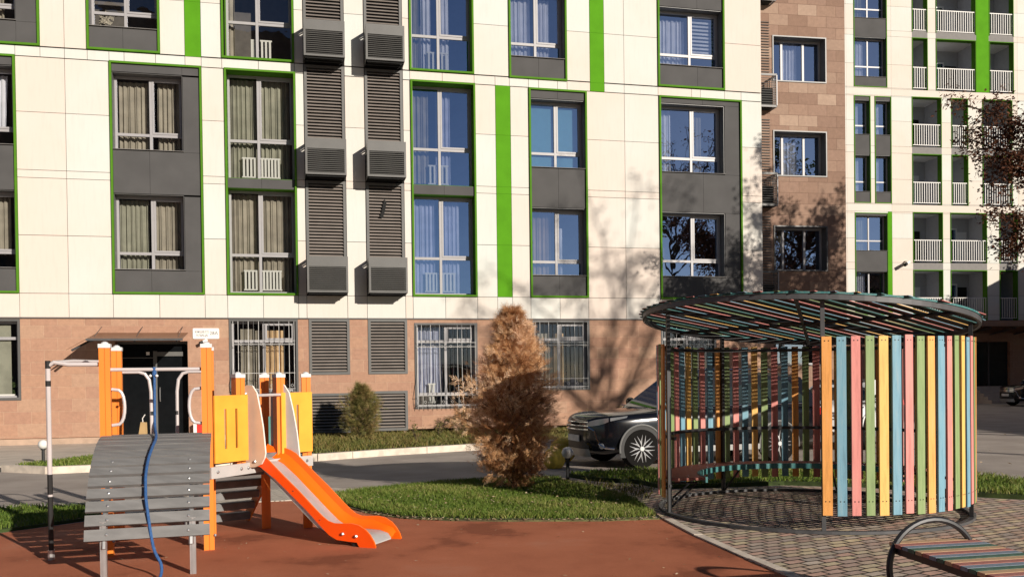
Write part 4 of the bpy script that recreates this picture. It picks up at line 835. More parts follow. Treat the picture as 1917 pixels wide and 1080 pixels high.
# shaped slide cheeks
pk = [(-.16, .86), (-.16, 1.44), (-.03, 1.50), (.03, 1.545), (.10, 1.56), (.158, 1.548), (.207, 1.479), (.248, 1.294), (.275, 1.14), (.29, 1.0), (.30, .883), (.288, .835), (.25, .775), (.18, .745), (.065, .735), (.04, .76)]
pk = [(.02, .76), (.02, 1.45), (.045, 1.53), (.09, 1.556), (.158, 1.548), (.207, 1.479), (.248, 1.294), (.275, 1.14), (.29, 1.0), (.30, .883), (.288, .835), (.25, .775), (.18, .745), (.065, .735)]
b = MB(); b.prism([sp(t-.0, z, -.024) for t, z in pk], WV*.02, 'beige', 'whitee'); ck = b.build('side_cheek', CP); ck['label'] = 'rounded grey cheek panel beside the slide, peach reflected light put into its colour'  # grey plastic, coloured with the peach light it reflects
for (t, z) in ((.08, 1.47), (.08, 1.38), (.18, .80)): bolt(sp(t, z, -.024), -WV, ck)
b = MB(); b.prism([sp(t, z, .53) for t, z in [(-.04, .83), (-.03, 1.42), (.0, 1.52), (.05, 1.565), (.132, 1.558), (.197, 1.468), (.246, 1.273), (.288, 1.051), (.317, .80)]], WV*.02, 'greyp', 'whitee'); ck = b.build('side_cheek', CP)
b = MB(); b.box(0, 0.01, 0, .01, 0, .01, 'teal'); b = MB(); b.obox(sp(-.05, 1.05, .54), SV, WV, (0, 0, 1), .012, .01, .17, 'teal'); b.build('teal_edge', ck)
b = MB(); b.tube([sp(.12, 1.45, -.02), sp(.12, 1.45, .53)], .015, 'pipe', 8); b.lathe([(.022, 0), (.02, .03)], sp(.12, 1.45, .525), 'greyp', 10, ax=-WV); b.build('slide_bar', CP)
b = MB(); b.obox(sp(-.28+.5, .12, 1.0), SV, WV, (0, 0, 1), .03, .03, .09, 'cap'); b.tube([sp(.22, .06, 1.0), sp(.22, 0, 1.0)], .015, 'cap', 6); 
# steps down at the back
b = MB(); base = (P3b+Vector((-2.665, 9.77, 0)))/2; sd1 = (Vector((-2.665, 9.77, 0))-P3b).normalized(); bk1 = Vector((-sd1.y, sd1.x, 0))
for i in range(5):
    c0 = base+bk1*(.02+.13*i)-sd1*.05; b.obox(L3(c0.x, c0.y, .66-.135*i), sd1, bk1, (0, 0, 1), .36, .045, .014, 'plank'); b.obox(L3(c0.x-bk1.x*.05, c0.y-bk1.y*.05, .63-.135*i), sd1, bk1, (0, 0, 1), .36, .008, .035, 'plank')
for s1 in (-.36, .33):
    A = base+sd1*s1; B = A+bk1*.62; b.prism([L3(A.x, A.y, .70), L3(A.x, A.y, .55), L3(B.x, B.y, 0), L3(B.x+bk1.x*.06, B.y+bk1.y*.06, 0), L3(B.x+bk1.x*.06, B.y+bk1.y*.06, .12)], sd1*.02, 'orangepost' if s1 > 0 else 'greyp')
b.build('back_steps', CP)
# rope
rb = MB(); t0 = mid-AX*.0; pts = []
m_ = mid-AX*.02
pts.append(m_+Vector((0, 0, 1.70)))
for z in (1.6, 1.4, 1.2): pts.append(m_-AY*.03*(1.7-z)*3+Vector((0, 0, z)))
for l in (.30, .55, .75, .95, 1.1, 1.25):
    (s_, z_), an = at_len(min(l, Ls[-1])); c0 = m_-AY*(s_+.02)+AX*(.01+.02*math.sin(l*5)); pts.append(c0+Vector((0, 0, z_+.035)))
e_ = m_-AY*1.17; pts += [e_+AX*.06+Vector((0, 0, .27)), e_+AX*.12+AY*-.02+Vector((0, 0, .12)), e_+AX*.11-AY*.1+Vector((0, 0, .03)), e_+AX*.04-AY*.3+Vector((0, 0, .03))]
def smooth(pts, n=5):
    out = []; P = [pts[0]]+pts+[pts[-1]]
    for i in range(1, len(P)-2):
        for j in range(n):
            t = j/n; a_, b_, c_2, d_ = P[i-1], P[i], P[i+1], P[i+2]
            out.append(.5*((2*b_)+(c_2-a_)*t+(2*a_-5*b_+4*c_2-d_)*t*t+(3*b_-a_-3*c_2+d_)*t**3))
    return out+[pts[-1]]
rp_ = empty('climbing_rope', (m_.x, m_.y, 0)); tag(rp_, 'blue climbing rope hanging from the cross bar down over the plank ramp', 'rope')
sm = smooth([Vector((p.x-m_.x, p.y-m_.y, p.z)) for p in pts]); rb.tube(sm, .0125, 'rope', 8); rb.build('rope_strand', rp_, smooth=True)
b = MB(); b.tube([(0, 0, 1.735), (0, 0, 1.66)], .02, 'rope', 8); b.lathe([(.0, -.016), (.014, -.006), (.014, .006), (0, .016)], (-.03, -.02, 1.655), 'bolt', 8); b.lathe([(.0, -.016), (.014, -.006), (.014, .006), (0, .016)], (.03, -.02, 1.655), 'bolt', 8); b.build('rope_clamp', rp_)
bg = MB(); px_ = P2+AX*.245
bg.prism([(-.055, 0, .0), (.02, 0, -.01), (.035, 0, .02), (.03, 0, .22), (-.015, 0, .225)], (0, .05, 0), 'paper'); bg.tube([(0, .025, .2), (-.005, .025, .26), (.02, .03, .30)], .005, 'rail', 5)
o = bg.build('hanging_bag'); o.location = (px_.x, px_.y-.05, .97); tag(o, 'small tan bag hanging from the grey guard hoop of the climber', 'bag')

# ---------------------------------------------------------------- hoop bench
HB = empty('hoop_bench', (2.82, 6.1, 0), 0); tag(HB, 'low bench of coloured slats with round black hoop ends on the paving', 'bench')
bd = Vector((.13, -1, 0)).normalized(); bw = Vector((1, .22, 0)).normalized()
for k, s_ in enumerate((0, 2.0)):
    b = MB(); c0 = bd*s_; pts = [c0+bw*(.33*math.cos(t))+Vector((0, 0, .30+.31*math.sin(t))) for t in [2*math.pi*i/40 for i in range(40)]]
    b.tube(pts, .021, 'blackm', 8, closed=True); b.build('hoop', HB, smooth=True)
b = MB()
for sx in (-.27, .29):
    b.obox(bd*1.0+bw*sx+Vector((0, 0, .415)), bd, bw, (0, 0, 1), 1.06, .014, .022, 'blackm')
b.build('seat_rail', HB)
b = MB(); cc = ['b_orange', 'b_pink', 'b_blue', 'b_green']
i = 0; s_ = -.02
while s_ < 2.05:
    b.obox(bd*s_+bw*(.01+random.uniform(-.003, .003))+Vector((0, 0, .452)), bd, bw, (0, 0, 1), .034, .31, .012, cc[i % 4]); s_ += .078; i += 1
b.build('seat', HB)

# ---------------------------------------------------------------- lamps, bollards
def lamp(loc, label, hgt=.33, r=.09, g='white globe lamps beside the lawns'):
    t = empty('garden_lamp', loc); tag(t, label, 'garden lamp', g)
    b = MB(); b.lathe([(.05, 0), (.05, .012), (.028, .016), (.028, hgt), (.045, hgt+.005), (.045, hgt+.02)], (0, 0, 0), 'lamppost', 12); b.build('post', t)
    b = MB(); b.lathe([(max(.001, r*math.sin(math.pi*i/12)), -r*math.cos(math.pi*i/12)) for i in range(13)], (0, 0, hgt+.015+r), 'globe', 20); b.build('globe', t, smooth=True)
lamp((.84, 13.92, .0), 'white globe lamp on a black post at the lawn corner right of the thuja', .33)
lamp((-8.85, 17.1, .1), 'white globe lamp on the small grass island left of the climber', .24)
for (x, y, r, l) in ((.95, 17.2, .25, 'yellow painted concrete ball nearer the thuja'), (.72, 15.9, .20, 'yellow painted concrete ball nearest the car bumper')):
    b = MB(); b.lathe([(max(.001, r*math.sin(math.pi*i/12)), r-r*math.cos(math.pi*i/12)-.04) for i in range(13)], (0, 0, 0), 'ball', 20); o = b.build('ball_bollard', smooth=True); o.location = (x, y, 0); tag(o, l, 'bollard', 'yellow ball bollards')

# ---------------------------------------------------------------- cars
def car(name, loc, rz, paint, label, suv=True, L=4.7, simple=False):
    t = empty(name, loc, rz); tag(t, label, 'car')
    fx = L/2; ax = fx-.88; rx = -fx+1.08; hw = .90; wr = .345; zsh = .98 if suv else .86; top = 1.66 if suv else 1.46
    # lower body loft; x forward, nose at +fx
    nx = lambda y: fx-.32*(min(abs(y), .86)/.86)**2.6
    st = [(fx, .22, .42, .74, .80), (fx-.03, .42, .32, .84, .88), (fx-.08, .56, .26, .87, .92), (fx-.18, .71, .23, .90, .95), (fx-.32, .84, .21, .92, .97), (fx-.5, .88, .22, .93, .99), (fx-.9, .90, .24, .96, 1.0), (fx-1.35, .90, .24, zsh, 1.05), (.3, .90, .24, zsh+.01, 1.03), (-.8, .90, .24, zsh+.03, 1.04), (rx-.1, .90, .26, zsh+.05, 1.05), (-fx+.35, .86, .30, zsh+.04, 1.04), (-fx+.08, .80, .36, .98, 1.0), (-fx, .70, .45, .92, .94)]
    b = MB(); V = []; n = 0
    for (x, w, zb, zs, zc) in st:
        half = [(0, zb), (w*.8, zb), (w*.97, zb+.10), (w, (zb+zs)/2-.05), (w*.985, zs-.10), (w*.93, zs-.01), (w*.70, zs+(zc-zs)*.6), (0, zc)]
        ring = [(x, y, z) for y, z in half]+[(x, -y, z) for y, z in half[1:-1][::-1]]
        V += ring; n = len(ring)
    Fc = [(i*n+j, (i+1)*n+j, (i+1)*n+(j+1) % n, i*n+(j+1) % n) for i in range(len(st)-1) for j in range(n)]
    Fc += [tuple(range(n))[::-1], tuple(range((len(st)-1)*n, len(st)*n))]
    b.add(V, [f[::-1] for f in Fc], paint); o = b.build('body', t, smooth=True, sharp=False); md = o.modifiers.new('s', 'SUBSURF'); md.levels = 2; md.render_levels = 2
    # greenhouse
    gp = [(fx-1.28, .98), (fx-2.0, top-.12), (fx-2.3, top-.02), (0, top), (-fx+1.0, top-.03), (-fx+.45, top-.12), (-fx+.12, 1.0)]
    b = MB(); V = []
    for (x, z) in gp:
        w = .84 if z < 1.2 else .64+.0*(top-z)
        V += [(x, w, z), (x, -w, z)]
    m = len(gp); Fc = [(2*i, 2*i+1, 2*i+3, 2*i+2) for i in range(m-1)]+[tuple(2*i for i in range(m))[::-1], tuple(2*i+1 for i in range(m))]
    b.add(V, Fc, paint); b.build('cabin', t)
    def ins(pts, k, nm, d):
        q = MB(); P = [Vector(p)+Vector(d) for p in pts]; q.add(P, [tuple(range(len(P)))], k); q.build(nm, t)
    for s1 in (1, -1):
        def side(x, z): f = (z-1.0)/(top-.12-1.0); return (x, s1*(.84-.20*min(1, f)), z)
        a = [side(fx-1.52, 1.06), side(fx-2.08, top-.17), side(fx-2.55, top-.12), side(fx-2.55, 1.06)]; c = [side(fx-2.62, 1.06), side(fx-2.62, top-.12), side(-fx+1.42, top-.13), side(-fx+1.25, 1.06)]; e = [side(-fx+1.18, 1.07), side(-fx+1.35, top-.14), side(-fx+.72, top-.2), side(-fx+.42, 1.10)]
        for pl in (a, c, e): ins(pl, 'carglass', 'side_window', (0, s1*.006, .002))
    ins([(fx-1.33, .76, 1.02), (fx-1.33, -.76, 1.02), (fx-1.985, -.60, top-.14), (fx-1.985, .60, top-.14)], 'carglass', 'windscreen', (.006, 0, .006))
    ins([(-fx+.15, .74, 1.05), (-fx+.15, -.74, 1.05), (-fx+.43, -.58, top-.15), (-fx+.43, .58, top-.15)], 'carglass', 'rear_window', (-.006, 0, .004))
    for s1 in (1, -1):
        if suv:
            b = MB(); b.tube([(fx-2.1, s1*.6, top-.02), (fx-2.3, s1*.6, top+.035), (-fx+1.1, s1*.6, top+.03), (-fx+.9, s1*.6, top-.03)], .014, 'chrome', 6); b.build('roof_rail', t)
        b = MB(); b.tube([(fx-1.3, s1*.862, 1.045), (-fx+.5, s1*.862, 1.065)], .008, 'chrome', 5); b.build('window_trim', t)
        b = MB(); b.lathe([(.0, -.09), (.07, -.06), (.09, 0), (.06, .06), (0, .08)], (fx-1.55, s1*.99, 1.10), paint, 12, ax=(.3, 1, 0)); b.build('wing_mirror', t, smooth=True)
    for x in (ax, rx):
        for s1 in (1, -1):
            w = empty('wheel', (x, s1*.80, wr), 0, t)
            q = MB(); q.lathe([(wr*.68, -.115), (wr*.95, -.11), (wr, -.07), (wr, .07), (wr*.95, .11), (wr*.68, .115)], (0, 0, 0), 'tyre', 40, ax=(0, 1, 0)); q.build('tyre', w, smooth=True)
            q = MB(); r0 = wr*.73
            q.lathe([(r0*.3, .02*s1), (r0*.94, .025*s1)], (0, 0, 0), 'black', 32, ax=(0, 1, 0)); q.tube([(r0*.96*math.cos(a_), s1*.10, r0*.96*math.sin(a_)) for a_ in [2*math.pi*i/36 for i in range(36)]], .013, 'rim', 6, closed=True)
            for k in range(9 if suv else 6):
                a0 = 2*math.pi*k/(9 if suv else 6)
                for da in (-.16, .16):
                    q.tube([(.035*math.cos(a0), s1*.105, .035*math.sin(a0)), (r0*.5*math.cos(a0+da*.5), s1*.11, r0*.5*math.sin(a0+da*.5)), (r0*.95*math.cos(a0+da*1.4), s1*.105, r0*.95*math.sin(a0+da*1.4))], .011, 'rim', 6)
            q.lathe([(.045, .09*s1), (.04, .125*s1)], (0, 0, 0), 'rim', 16, ax=(0, 1, 0)); q.build('rim', w, smooth=True)
            # arch opening and trim
            q = MB(); y = s1*.9015
            V = [(x+.40*math.cos(a_), y, wr+.40*math.sin(a_)) for a_ in [math.pi*i/24 for i in range(25)]]+[(x-.40, y, .2), (x+.40, y, .2)]
            q.add(V, [tuple(range(len(V)))], 'black'); q.tube([(x+.41*math.cos(a_), y, wr+.41*math.sin(a_)) for a_ in [math.pi*(i/24*1.1-.05) for i in range(25)]], .016, 'silver' if suv else paint, 6); q.build('wheel_arch', t)
    # front
    def curve(y0, y1, z, o=.012, n=10): return [(nx(y0+(y1-y0)*i/n)+o, y0+(y1-y0)*i/n, z) for i in range(n+1)]
    def patch(lo, hi, k, nm, o=.01):     # strip between two (y, z) polylines laid on the nose curve
        b = MB(); V = []
        for (ya, za), (yb_, zb_) in zip(lo, hi): V += [(nx(ya)+o, ya, za), (nx(yb_)+o, yb_, zb_)]
        b.add(V, [(2*i, 2*i+2, 2*i+3, 2*i+1) for i in range(len(lo)-1)], k); return b.build(nm, t)
    ys = [-.5+i*.1 for i in range(11)]
    patch([(y, .34) for y in ys], [(y*.92, .72) for y in ys], 'black', 'radiator_grille')
    b = MB()
    for z in (.80, .735, .67): b.tube(curve(-.5, .5, z, .02), .014, 'chrome', 6)
    b.build('grille_bars', t)
    b = MB(); b.box(fx+.015, fx+.028, -.26, .26, .46, .57, 'plate'); b.build('number_plate', t)
    patch([(y*1.1, .20) for y in ys], [(y*1.0, .335) for y in ys], 'silver', 'skid_plate', .014)
    for s1 in (1, -1):
        yy = [.46, .54, .62, .70, .78, .845]; lo_ = [(.46, .735), (.54, .735), (.62, .745), (.70, .76), (.78, .785), (.845, .82)]; hi_ = [(.46, .80), (.54, .825), (.62, .845), (.70, .86), (.78, .875), (.845, .885)]
        patch([(s1*a, b_) for a, b_ in lo_], [(s1*a, b_) for a, b_ in hi_], 'lens', 'headlight', .016)
        b = MB(); b.prism([(fx-.31, s1*.862, .83), (fx-.31, s1*.862, .885), (fx-.62, s1*.90, .915), (fx-.60, s1*.90, .885)], (.0, s1*.008, 0), 'lens'); b.build('headlight', t)
        b = MB(); b.tube([(nx(.5)+.02, s1*.5, .72), (nx(.62)+.02, s1*.62, .66), (nx(.66)+.02, s1*.66, .54), (nx(.70)+.02, s1*.70, .44), (nx(.80)+.02, s1*.80, .37), (fx-.38, s1*.885, .36)], .018, 'chrome', 6); b.build('bumper_trim', t)
        b = MB(); b.lathe([(.05, 0), (.045, .012)], (nx(.72)-.0, s1*.74, .40), 'lens', 14, ax=(1, s1*.8, 0)); b.build('fog_lamp', t)
        b = MB(); b.prism([(-fx+.02, s1*.80, .98), (-fx+.3, s1*.885, .98), (-fx+.3, s1*.90, .85), (-fx-.0, s1*.78, .84)], (-.012, s1*.012, 0), 'red'); b.build('tail_lamp', t)
        b = MB(); b.box(rx+.42, ax-.42, s1*.905-.01, s1*.905+.01, .26, .36, 'silver'); b.build('sill', t)
    return t
def place_car(nearfront, ang):   # near-side front wheel centre on the ground -> car origin
    f = Vector((-math.cos(ang), -math.sin(ang), 0)); far = Vector((-math.sin(ang), math.cos(ang), 0)); return f, far
ang = R(17.5); f, far = place_car(None, ang); w0 = Vector((2.21, 15.66, 0)); c0 = w0-f*(4.7/2-.88)+far*.86
car('parked_suv', (c0.x, c0.y, 0), math.atan2(f.y, f.x), 'carblack', 'black SUV parked nose left behind the slatted pavilion')
f, far = place_car(None, R(52))
car('parked_hatchback', (7.35, 20.3, 0), math.atan2(f.y, f.x), 'carwhite', 'white car seen between the pavilion slats behind the black SUV', suv=False, L=3.9)
f, far = place_car(None, R(5)); w0 = Vector((23.7, 41.0, 0)); c0 = w0-f*(4.4/2-.92)+far*.86
car('parked_sedan', (c0.x, c0.y, 0), math.atan2(f.y, f.x), 'cardark', 'dark car at the far right edge before the balcony block', suv=False, L=4.4)

# ---------------------------------------------------------------- vegetation
def grass_blades(name, poly, dens, h, z, key, label, wid=.006, tone=(0, 1), lean=.5, excl=None):
    xs = [p[0] for p in poly]; ys = [p[1] for p in poly]; area = 0
    for i in range(len(poly)): area += poly[i-1][0]*poly[i][1]-poly[i][0]*poly[i-1][1]
    n = int(abs(area)/2*dens); V = []; Fc = []; T = []; c = 0
    while c < n:
        x = random.uniform(min(xs), max(xs)); y = random.uniform(min(ys), max(ys))
        if not inpoly(x, y, poly): continue
        patch = .5+.5*math.sin(x*2.1+1.3*math.sin(y*1.7))*math.cos(y*2.3+x); patch = max(0, min(1, patch+.25*math.sin(x*7.3+2*math.cos(y*6.1))))
        a = random.uniform(0, 6.28); hh = h*random.uniform(.5, 1.25)*(.8+.4*patch); w = wid*random.uniform(.7, 1.4); dx, dy = math.cos(a)*w, math.sin(a)*w; lx, ly = random.gauss(0, lean)*hh, random.gauss(0, lean)*hh
        o = len(V); V += [(x-dx, y-dy, z), (x+dx, y+dy, z), (x+lx*.4+dx*.7, y+ly*.4+dy*.7, z+hh*.6), (x+lx*.4-dx*.7, y+ly*.4-dy*.7, z+hh*.6), (x+lx, y+ly, z+hh)]
        Fc += [(o, o+1, o+2, o+3), (o+3, o+2, o+4)]; t = min(1, max(0, tone[0]+(tone[1]-tone[0])*(random.betavariate(1.6, 2.6)*.72+.32*patch))); T += [t]*5; c += 1
    me = bpy.data.meshes.new(name); me.from_pydata(V, [], Fc); me.materials.append(M[key]); at = me.attributes.new('tone', 'FLOAT', 'POINT'); at.data.foreach_set('value', T)
    o = bpy.data.objects.new(name, me); COL.objects.link(o); tag(o, label, 'grass', kind='stuff'); return o
grass_blades('grass', LAWN, 3600, .055, .03, 'grass', 'bright green lawn grass round the thuja', .0045)
grass_blades('grass', LAWN2, 1300, .07, .055, 'grass', 'grass growing behind the slatted pavilion', .006)
grass_blades('grass', [p for p in LAWN3 if p[0] > -9.5], 1500, .06, .03, 'grass', 'shaded grass left of the climber', .006, tone=(0, .7))
grass_blades('grass', ISL, 700, .07, .09, 'grass', 'grass on the small island by the entrance', .010, tone=(.1, .9))
grass_blades('weeds', STRIP, 260, .12, .11, 'weeds', 'patchy weeds along the foot of the building', .014, tone=(.1, 1), lean=.6)
grass_blades('weeds', [(1.1, 13.6), (1.7, 13.2), (2.0, 12.7), (1.72, 11.6), (1.4, 12.5)], 420, .07, .016, 'weeds', 'straggly weeds over the small paved path', .006)
def litter(poly, n, z, name, label, s=.03):
    b = MB(); xs = [p[0] for p in poly]; ys = [p[1] for p in poly]; c = 0
    while c < n:
        x = random.uniform(min(xs), max(xs)); y = random.uniform(min(ys), max(ys))
        if not inpoly(x, y, poly): continue
        a = random.uniform(0, 6.28); l = s*random.uniform(.5, 1.2); d = Vector((math.cos(a), math.sin(a), random.uniform(-.3, .3))); e = Vector((-math.sin(a), math.cos(a), random.uniform(-.4, .4))); p = Vector((x, y, z+s*.35))
        b.add([p-d*l, p-e*l*.45, p+d*l, p+e*l*.45+Vector((0, 0, l*.2))], [(0, 1, 2, 3)], 'litter', random.random()); c += 1
    tag(b.build(name), label, 'leaves', kind='stuff')
litter([(-5, 6.4), (2.0, 7.2), (1.6, 10), (-1, 10), (-5, 9.5)], 95, .014, 'fallen_leaves', 'few dry leaves scattered on the rubber surface', .02)
litter([(-2.1, 11.45), (-1.2, 10.5), (.98, 10.05), (1.5, 10.15), (1.3, 12.4), (.5, 13.9), (-1.5, 13.3)], 420, .07, 'fallen_leaves', 'dry leaves lying on the lawn', .022)
litter([(-1.85, 10.70), (-1.0, 10.10), (.98, 9.90), (1.62, 9.98), (1.62, 10.12), (.98, 10.04), (-1.0, 10.25), (-1.7, 10.85)], 420, .025, 'fallen_leaves', 'dry leaves and pebbles gathered along the lawn edge', .022)
litter([(.9, 13.9), (2.0, 12.9), (5.0, 12.8), (7, 11.3), (8, 11.5), (5, 15), (2, 15)], 260, .09, 'fallen_leaves', 'dry leaves on the grass behind the pavilion', .028)
litter([(6, 12.5), (10, 12), (16, 20), (12, 26), (7, 18)], 60, .012, 'fallen_leaves', 'dry leaves on the asphalt right of the pavilion', .05)

def interp(x, T):
    for (a, b), (c, d) in zip(T[:-1], T[1:]):
        if x <= c: return b+(d-b)*(x-a)/(c-a)
    return T[-1][1]
def spray(b, p, d, L, key, tone):      # a small flat fan of narrow scale-like leaflets
    d = d.normalized(); s = d.cross(Vector((random.uniform(-1, 1), random.uniform(-1, 1), random.uniform(-1, 1)))).normalized(); n = 5; nn = d.cross(s)
    for i in range(n):
        t = (i+.3)/n; q = p+d*L*t; w = L*.30*(1.2-t)
        for sg in (-1, 1):
            e = q+(s*sg*random.uniform(.6, 1.1)+d*.9+nn*random.uniform(-.5, .3)).normalized()*w*1.4; m = q.lerp(e, .5)+d*w*.26
            b.add([q, m, e], [(0, 1, 2)], key, min(1, max(0, tone+random.uniform(-.2, .2))))
    b.add([p, p+s*L*.05, p+d*L*1.1], [(0, 1, 2)], key, tone)
def limb(b, p0, p1, r0, r1, key='bark', bend=.1):
    p0 = Vector(p0); p1 = Vector(p1); L = (p1-p0).length; off = Vector((random.gauss(0, 1), random.gauss(0, 1), random.gauss(0, .5)))*bend*L
    P = [p0.lerp(p1, t)+off*math.sin(t*math.pi) for t in (0, .25, .5, .75, 1)]; b.tube(P, r0, key, 6, rs=[r0+(r1-r0)*t for t in (0, .25, .5, .75, 1)]); return P
def shrub(name, loc, H, prof, key, label, cat, n, L=.13, upw=.5, gaps=(), group=None, cols=(0, 1), seed=1, nbr=0):
    random.seed(seed); t = empty(name, loc); tag(t, label, cat, group)
    tb = MB(); limb(tb, (0, 0, 0), (0, 0, H*.92), .035*H/2, .004); cr = MB()
    nb = nbr or max(14, int(n/38)); per = int(n/nb)
    for i in range(nb):
        z0 = H*(.08+.9*((i+.5)/nb)); 
        a = i*2.399+random.uniform(-.4, .4); rm_ = prof(z0/H)*random.uniform(.55, 1.22); ln = rm_*random.uniform(.8, 1.0)
        tip = Vector((math.cos(a)*ln, math.sin(a)*ln, z0+rm_*upw*random.uniform(.2, 1.0)))
        if any(g_[0] < z0/H < g_[1] and abs((a-g_[2]+math.pi) % (2*math.pi)-math.pi) < g_[3] for g_ in gaps): continue
        P = limb(tb, (0, 0, max(.02, z0-rm_*.35)), tip, .009, .003); tn = random.uniform(cols[0], cols[1])
        for k in range(per):
            s_ = random.random()**.6; q = P[0].lerp(P[-1], s_)+Vector((random.gauss(0, 1), random.gauss(0, 1), random.gauss(0, 1)))*rm_*.17*(1.1-.3*s_)
            q.z = max(.05, q.z); dd_ = (q-Vector((0, 0, z0))).normalized()*.8+Vector((random.gauss(0, .5), random.gauss(0, .5), random.uniform(-.5, .9)))
            spray(cr, q, dd_, L*random.uniform(.6, 1.2), key, min(1, max(0, tn+random.gauss(0, .12))))
    tb.build('trunk', t); cr.build('crown', t)
    return t
shrub('thuja', (.01, 12.72, .05), 2.50, lambda h: interp(h, [(0, .33), (.12, .48), (.22, .63), (.33, .70), (.45, .64), (.56, .46), (.70, .40), (.84, .23), (1, .03)]), 'thuja', 'dried brown thuja standing on the green lawn', 'thuja', 15000, L=.15, upw=.55, gaps=((.36, .6, -1.0, .6), (.2, .3, -2.2, .35), (.62, .7, -1.9, .4)), seed=14, nbr=170)
shrub('bush', (-3.75, 22.6, .12), 1.32, lambda h: .42*math.sin(min(1, .25+h*.8)*math.pi)+.08, 'bushleaf', 'green and brown bush against the lower louvre grilles', 'bush', 4200, L=.15, upw=.6, seed=5)
shrub('bush', (-1.35, 24.0, .12), .62, lambda h: .35*(1-h)+.1, 'bushleaf', 'low dark bush half hidden behind the thuja', 'bush', 500, L=.12, seed=6)
shrub('bush', (1.75, 22.6, .12), .55, lambda h: .4*(1-h)+.1, 'bushleaf', 'dark green low bush right of the thuja before the car nose', 'bush', 600, L=.11, seed=8)
def twig_plant(loc, H, label, seed, key='bushleaf', n=26, r=.25):
    random.seed(seed); t = empty('shrub', loc); tag(t, label, 'shrub', None); tb = MB(); cr = MB()
    for i in range(6):
        a = random.uniform(0, 6.28); tip = Vector((math.cos(a)*r*random.random(), math.sin(a)*r*random.random(), H*random.uniform(.7, 1))); P = limb(tb, (0, 0, 0), tip, .008, .003)
        for k in range(n):
            q = P[1].lerp(P[-1], random.random())+Vector((random.gauss(0, .05), random.gauss(0, .05), random.gauss(0, .04))); a2 = random.uniform(0, 6.28); d = Vector((math.cos(a2), math.sin(a2), random.uniform(-.2, .8))).normalized(); s = d.orthogonal().normalized(); l = random.uniform(.025, .05)
            cr.add([q, q+d*l*.5+s*l*.35, q+d*l, q+d*l*.5-s*l*.35], [(0, 1, 2, 3)], key, random.random())
    tb.build('stems', t); cr.build('foliage', t)
twig_plant((3.15, 24.5, .12), .85, 'thin twiggy shrub against the stone wall above the SUV bonnet', 3)
twig_plant((-2.3, 21.6, .12), .42, 'small leafy weed clump left of the thuja by the kerb strip', 4, 'weeds', 30, .2)
twig_plant((-4.9, 20.6, .12), .38, 'leafy weed clump beside the yellow slide panel', 12, 'weeds', 34, .25)
twig_plant((-1.9, 23.3, .12), .40, 'small weed clump near the basement vents', 13, 'weeds', 30, .2)

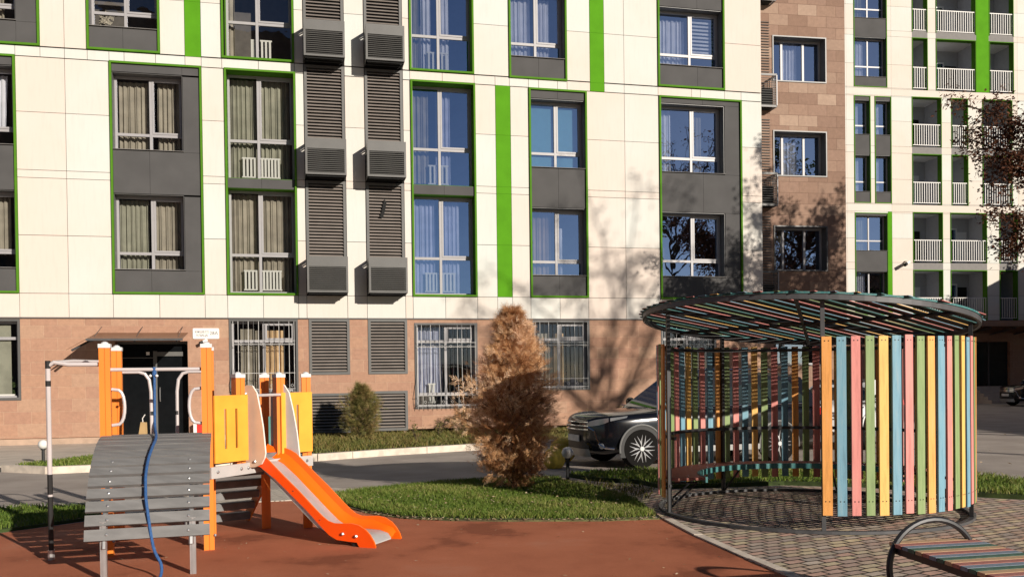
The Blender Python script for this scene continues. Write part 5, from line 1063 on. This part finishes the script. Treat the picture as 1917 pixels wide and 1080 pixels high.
def tree(name, loc, H, cr_c, cr_r, n, key, label, leaf=.07, nl=26, seed=1, trunk_r=.16, nx=0, extra=()):
    random.seed(seed); t = empty(name, loc); tag(t, label, 'tree'); tb = MB(); cb_ = MB(); C0 = Vector(cr_c)
    limb(tb, (0, 0, 0), (C0.x*.3, C0.y*.3, H*.45), trunk_r, trunk_r*.6, bend=.04); base = Vector((C0.x*.3, C0.y*.3, H*.45)); tips = []
    for i in range(nl):
        a = i*2.399; el = random.uniform(-.35, 1); u = Vector((math.cos(a)*math.cos(el), math.sin(a)*math.cos(el), math.sin(el))); e = C0+Vector((u.x*cr_r[0], u.y*cr_r[1], u.z*cr_r[2]))*random.uniform(.7, 1)
        s0 = base.lerp(C0, random.uniform(0, .6)); P = limb(tb, s0, e, trunk_r*.32, .012, bend=.08); tips.append((P, 1))
        for k in range(5):
            q = P[2].lerp(P[4], random.random()); e2 = q+Vector((random.gauss(0, 1), random.gauss(0, 1), random.gauss(0, .7)))*cr_r[0]*.2; P2 = limb(tb, q, e2, .018, .005, bend=.1); tips.append((P2, .6))
    for ex in extra:
        P = limb(tb, ex[0], ex[1], .05, .012, bend=.05)
        for k in range(14):
            q = P[1].lerp(P[4], random.random()); e2 = q+Vector((random.gauss(0, .35), random.gauss(0, .35), random.gauss(-.1, .35))); P2 = limb(tb, q, e2, .012, .004, bend=.12); tips.append((P2, 1.6))
    exs = [x for x in tips if x[1] > 1]; reg = [x for x in tips if x[1] <= 1]
    for i in range(n+nx):
        P, w = random.choice(reg if i < n else exs); s_ = random.random(); q = P[1].lerp(P[-1], s_)+Vector((random.gauss(0, 1), random.gauss(0, 1), random.gauss(0, 1)))*.16
        d = Vector((random.gauss(0, 1), random.gauss(0, 1), random.gauss(-.3, .8))).normalized(); s = d.orthogonal().normalized(); l = leaf*random.uniform(.6, 1.3)
        cb_.add([q, q+d*l*.45+s*l*.32, q+d*l, q+d*l*.45-s*l*.32], [(0, 1, 2, 3)], key, random.random())
    tb.build('trunk', t); cb_.build('crown', t); return t
tree('autumn_tree', (14.6, 20.2, 0), 9, (0, 0, 7.0), (3.6, 3.4, 3.2), 14000, 'autumn', 'tree with dark reddish brown leaves reaching in at the right edge',   .085, seed=3, nx=13000,
     extra=[((-1.5, -.6, 6.0), (-4.7, -.4, 7.4)), ((-1.5, -.4, 5.9), (-4.5, -.2, 6.7)), ((-1.5, -.4, 6.6), (-3.8, -.2, 6.2)), ((-1.4, -.6, 4.9), (-4.1, -.3, 5.0)), ((-1.3, -.5, 4.8), (-3.7, -.3, 4.3))])
tree('bare_branched_tree', (20.1, 5.6, 0), 16, (0, 0, 12.2), (3.8, 3.8, 4.4), 2800, 'autumn', 'sparse tree right of the frame whose shadow falls on the white wall', .12, nl=24, seed=31, trunk_r=.17)
tree('yard_tree', (17.5, 17.9, 0), 13, (0, 0, 9.3), (3.4, 3.4, 3.8), 13000, 'treeleaf', 'tree standing in the yard right of the frame, nearest the building corner', .12, seed=21, trunk_r=.2)
tree('yard_tree', (30, 30, 0), 12, (0, 0, 7.5), (5, 5, 4.5), 9000, 'treeleaf', 'broad tree in the far yard right of the frame', .16, seed=22, trunk_r=.25)
tree('yard_tree', (34, 42, 0), 12, (0, 0, 7), (5, 5, 5), 9000, 'treeleaf', 'tree beside the far block right of the frame', .18, seed=23, trunk_r=.25)
